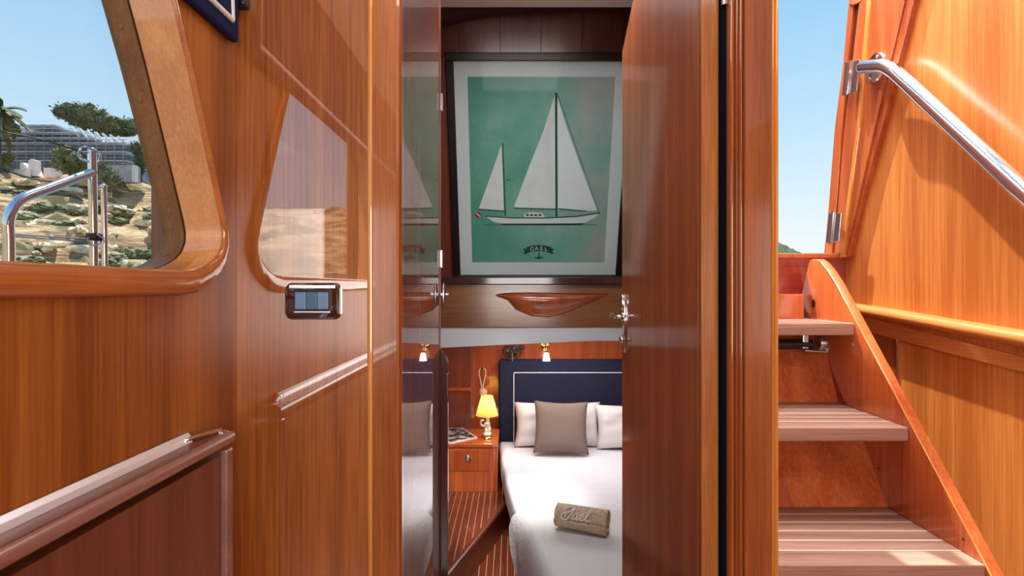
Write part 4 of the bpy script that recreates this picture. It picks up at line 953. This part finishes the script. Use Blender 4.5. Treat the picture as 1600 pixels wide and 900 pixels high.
tree('leafy_tree', [(194, 192, 15, 9, 76), (208, 195, 14, 12, 76), (184, 198, 10, 7, 76), (204, 206, 12, 8, 76)], [(202, 250), (198, 195)], L_PALM, 'small bright green tree right of the umbrella pine')
tree('dark_tree', [(213, 232, 9, 12, 61.9), (220, 250, 10, 14, 61.9), (218, 264, 7, 12, 61.9)], [(220, 285), (216, 232)], L_PINE, 'dark narrow tree beside the window frame behind the white pillar')
tree('olive_tree', [(100, 240, 18, 16, 56), (118, 250, 18, 18, 56), (95, 252, 14, 12, 56), (108, 262, 20, 10, 56), (128, 262, 10, 12, 56)], [(112, 290), (108, 245)], L_BUSH, 'silvery olive tree in front of the scaffolded building behind the guard rail', 420, .35)
tree('broadleaf_tree', [(165, 272, 16, 14, 56), (178, 282, 13, 12, 56), (160, 262, 10, 8, 56)], [(170, 300), (168, 272)], L_PALM, 'green broadleaf tree right of the stanchion below the grey wall')
tree('shrub_tree', [(4, 258, 12, 14, 56), (12, 246, 8, 8, 56), (-8, 268, 12, 12, 56)], [(4, 290), (4, 258)], L_BUSH, 'yellow green shrub below the building at the left edge of the window')
# palm at the far left
pl = thing('palm_tree', G(-6, 215, 58), 'palm with drooping fronds above the roof at the left edge of the window', 'palm')
bm = B(); rnd = random.Random(3)
for k in range(46):
    a0 = rnd.uniform(0, 2*math.pi); el_ = rnd.uniform(-.4, 1.2); c = G(-2, 172+18*(k % 3 == 0), 58); pr_ = None; L_ = 2.6
    for s_ in range(8):
        t_ = s_/7; r_ = L_*t_; p = c+Vector((math.cos(a0)*r_*math.cos(el_*.6), math.sin(a0)*r_*math.cos(el_*.6), math.sin(el_)*r_-1.2*t_*t_*L_*.5))
        if pr_ is not None:
            sd = Vector((-math.sin(a0), math.cos(a0), 0))*.32*(1-.6*abs(t_-.4)); dn_ = Vector((0, 0, -.22))
            bm.faces.new([bm.verts.new(q) for q in (pr_, p, p+sd+dn_, pr_+sd+dn_)]); bm.faces.new([bm.verts.new(q) for q in (pr_, p, p-sd+dn_, pr_-sd+dn_)])
        pr_ = p
obj('fronds', bm, L_PALM, pl)
bm = B(); cyl(bm, G(-4, 178, 58), G(-4, 240, 58), .3, 10); obj('trunk', bm, M_TRUNK, pl, smooth=60)
t = crown([(G(8, 192, 58), (1.1, 1, .8)), (G(18, 198, 58), (.8, .8, .55)), (G(0, 198, 58), (1.2, 1, .7))], 400, .3); obj('leafy_bush', t, L_BUSH, label='green bush under the palm at the left edge of the window', cat='bush')

# scaffolded building
sbd = thing('scaffolded_building', G(100, 262), 'long terraced building wrapped in grey scaffolding on top of the hill', 'building')
def gbox(nm, x0, x1, y0, y1, d0, dep, mat, parent, bev=0):
    a_ = G(x0, y1, d0); b2 = G(x1, y0, d0); bm = B(); box(bm, (a_.x, d0, a_.z), (b2.x, d0+dep, b2.z)); return obj(nm, bm, mat, parent)
DB = 63.0
gbox('facade', -60, 110, 214, 285, DB+1.6, 6, M_NET, sbd); gbox('facade', 105, 196, 228, 285, DB+1.9, 6, M_NET, sbd); gbox('upper_storey', 26, 84, 197, 216, DB+3, 5, M_GREYW, sbd); gbox('upper_storey', 84, 122, 200, 220, DB+3.4, 5, M_SLAB, sbd)
for y_, x0, x1 in ((194.5, 24, 88), (206, -60, 128), (214, -60, 150), (222, -60, 196), (236, -60, 197), (250, -60, 198)):
    gbox('floor_slab', x0, x1, y_, y_+2.0, DB+.2, 5, M_SLAB, sbd)
for k in range(19):
    px = -56+k*13.8; top_ = 195 if px < 88 else (208 if px < 130 else 218)
    bm = B(); cyl(bm, G(px, top_, DB), G(px, 280, DB), .045, 6); obj('scaffold_pole', bm, M_SCAF, sbd)
for k, y_ in enumerate((201, 210, 218, 226, 231, 241, 246, 256)):
    bm = B(); cyl(bm, G(-60, y_, DB-.1), G(88 if y_ < 205 else (130 if y_ < 215 else 198), y_, DB-.1), .04, 6); obj('scaffold_rail', bm, M_SCAF, sbd)
for k in range(7):
    bm = B(); x0 = 112+k*12; cyl(bm, G(x0, 200+k*2.2, DB+.4), G(x0+14, 216+k*1.6, DB+.4), .13, 6); obj('brace', bm, M_WHITE, sbd)
gbox('white_parapet', 150, 216, 214, 224, DB+5, 1, M_WHITE, sbd)
# grey retaining wall, white pillar, white walls
gbox('retaining_wall', 118, 208, 258, 284, 60, 1.2, M_GREYW, None)
tag(bpy.data.objects['retaining_wall'], 'grey rendered retaining wall right of the stanchion below the building', 'wall')
gbox('white_pillar', 206, 211, 258, 284, 59.4, .5, M_WALLP, None); tag(bpy.data.objects['white_pillar'], 'white pillar at the right end of the grey retaining wall', 'pillar')
wh = thing('white_terrace_wall', G(45, 275, 58), 'stepped white terrace wall on the hillside, left of the two white blocks', 'wall')
bm = B(); prism(bm, [G(31, 275, 58), G(59, 275, 58), G(56, 268, 58), G(54, 264, 58), G(54, 250, 58), G(48, 248, 58), G(44, 252, 58), G(44, 262, 58), G(33, 253, 58), G(31, 256, 58)], (0, .8, 0)); obj('stepped_wall', bm, M_WALLP, wh)
gbox('front_block', 22, 41, 264, 277, 57.3, .6, M_WALLP, wh)
gbox('white_block', 68, 79, 262, 277, 57.5, 1.5, M_WALLP, None); tag(bpy.data.objects['white_block'], 'small white gabled block on the hillside, right of the stepped wall', 'wall')
gbox('orange_bank', -40, 134, 278, 290, 56.3, 1.5, plain('ochre_earth', (.58, .36, .20), .95, var=.25, vscale=1), None); tag(bpy.data.objects['orange_bank'], 'ochre earth bank below the white blocks', 'earth bank')

# scrub bushes on the slope
rnd = random.Random(11)
protos = []
for k in range(4):
    bm = crown([((0, 0, .3), (1.2, 1.2, .75)), ((.8, .2, .1), (.8, .8, .5)), ((-.7, -.3, .1), (.8, .9, .5))], 120, .28); 
    me = bpy.data.meshes.new('bush'); bm.to_mesh(me); bm.free(); me.materials.append([L_BUSH, L_HILL, L_BUSH, L_PINE][k]); protos.append(me)
for k in range(110):
    th = rnd.uniform(R(33), R(47)) if k < 65 else rnd.uniform(R(52), R(175)); t_ = rnd.uniform(.05, .52) if k < 65 else rnd.uniform(.1, .9)
    r_ = 50+38*t_; z = hill_z(th, t_); o = bpy.data.objects.new('scrub_bush', protos[k % 4]); COL.objects.link(o)
    o.location = (-r_*math.sin(th), r_*math.cos(th), z-.2); s_ = rnd.uniform(.3, 1.0); o.scale = (s_, s_, s_*rnd.uniform(.7, 1)); o.rotation_euler = (0, 0, rnd.uniform(0, 6))
    tag(o, 'low green scrub bush growing on the rocky slope', 'bush', 'scrub bushes on the slope')
rks = []
for k in range(3):
    bm = B(); bmesh.ops.create_icosphere(bm, subdivisions=3, radius=1)
    for v in bm.verts:
        d = v.co.normalized(); q = .8+.5*noise.noise(d*1.7+Vector((k*5, 0, 0))); v.co = Vector((d.x*1.6*q, d.y*q, math.floor(d.z*q*3)/3*.7))
    me = bpy.data.meshes.new('boulder'); bm.to_mesh(me); bm.free(); me.materials.append(MATS.get('limestone') or plain('limestone', (.72, .58, .38), .95, var=.3, vscale=2)); rks.append(me)
for k in range(70):
    th = rnd.uniform(R(33), R(50)); t_ = rnd.uniform(.08, .62); r_ = 50+38*t_; o = bpy.data.objects.new('boulder', rks[k % 3]); COL.objects.link(o)
    o.location = (-r_*math.sin(th), r_*math.cos(th), hill_z(th, t_)+.05); s_ = rnd.uniform(.35, 1.1); o.scale = (s_*1.3, s_, s_); o.rotation_euler = (0, 0, rnd.uniform(0, 6))
    tag(o, 'pale tan limestone boulder lying on the slope', 'rock', 'boulders on the slope')

# distant green headland seen through the companionway
bm = B(); rows = []
for i in range(41):
    row = []; a_ = i/40; px = 1120+140*a_
    hgt = max(0, (1252-px)/37)
    top_ = 397-19*min(1.6, hgt)**.8+1.5*noise.noise(Vector((a_*30, 0, 0)))
    for j in range(9):
        t_ = j/8; d = 150+25*t_; p = P(px, 452, 150); p = Vector((p.x*(d/150), d, -2+(P(0, top_, 175).z+2)*t_**.8+1.0*noise.noise(Vector((a_*25, t_*5, 1)))*(t_ > 0))); row.append(bm.verts.new(p))
    for j in range(4): row.append(bm.verts.new(row[8].co+Vector((0, 6*(j+1), -4*(j+1)))))
    rows.append(row)
for a_, b2 in zip(rows, rows[1:]):
    for k in range(len(a_)-1): bm.faces.new((a_[k], a_[k+1], b2[k+1], b2[k]))
obj('headland', bm, L_HILL, smooth=60, **S)
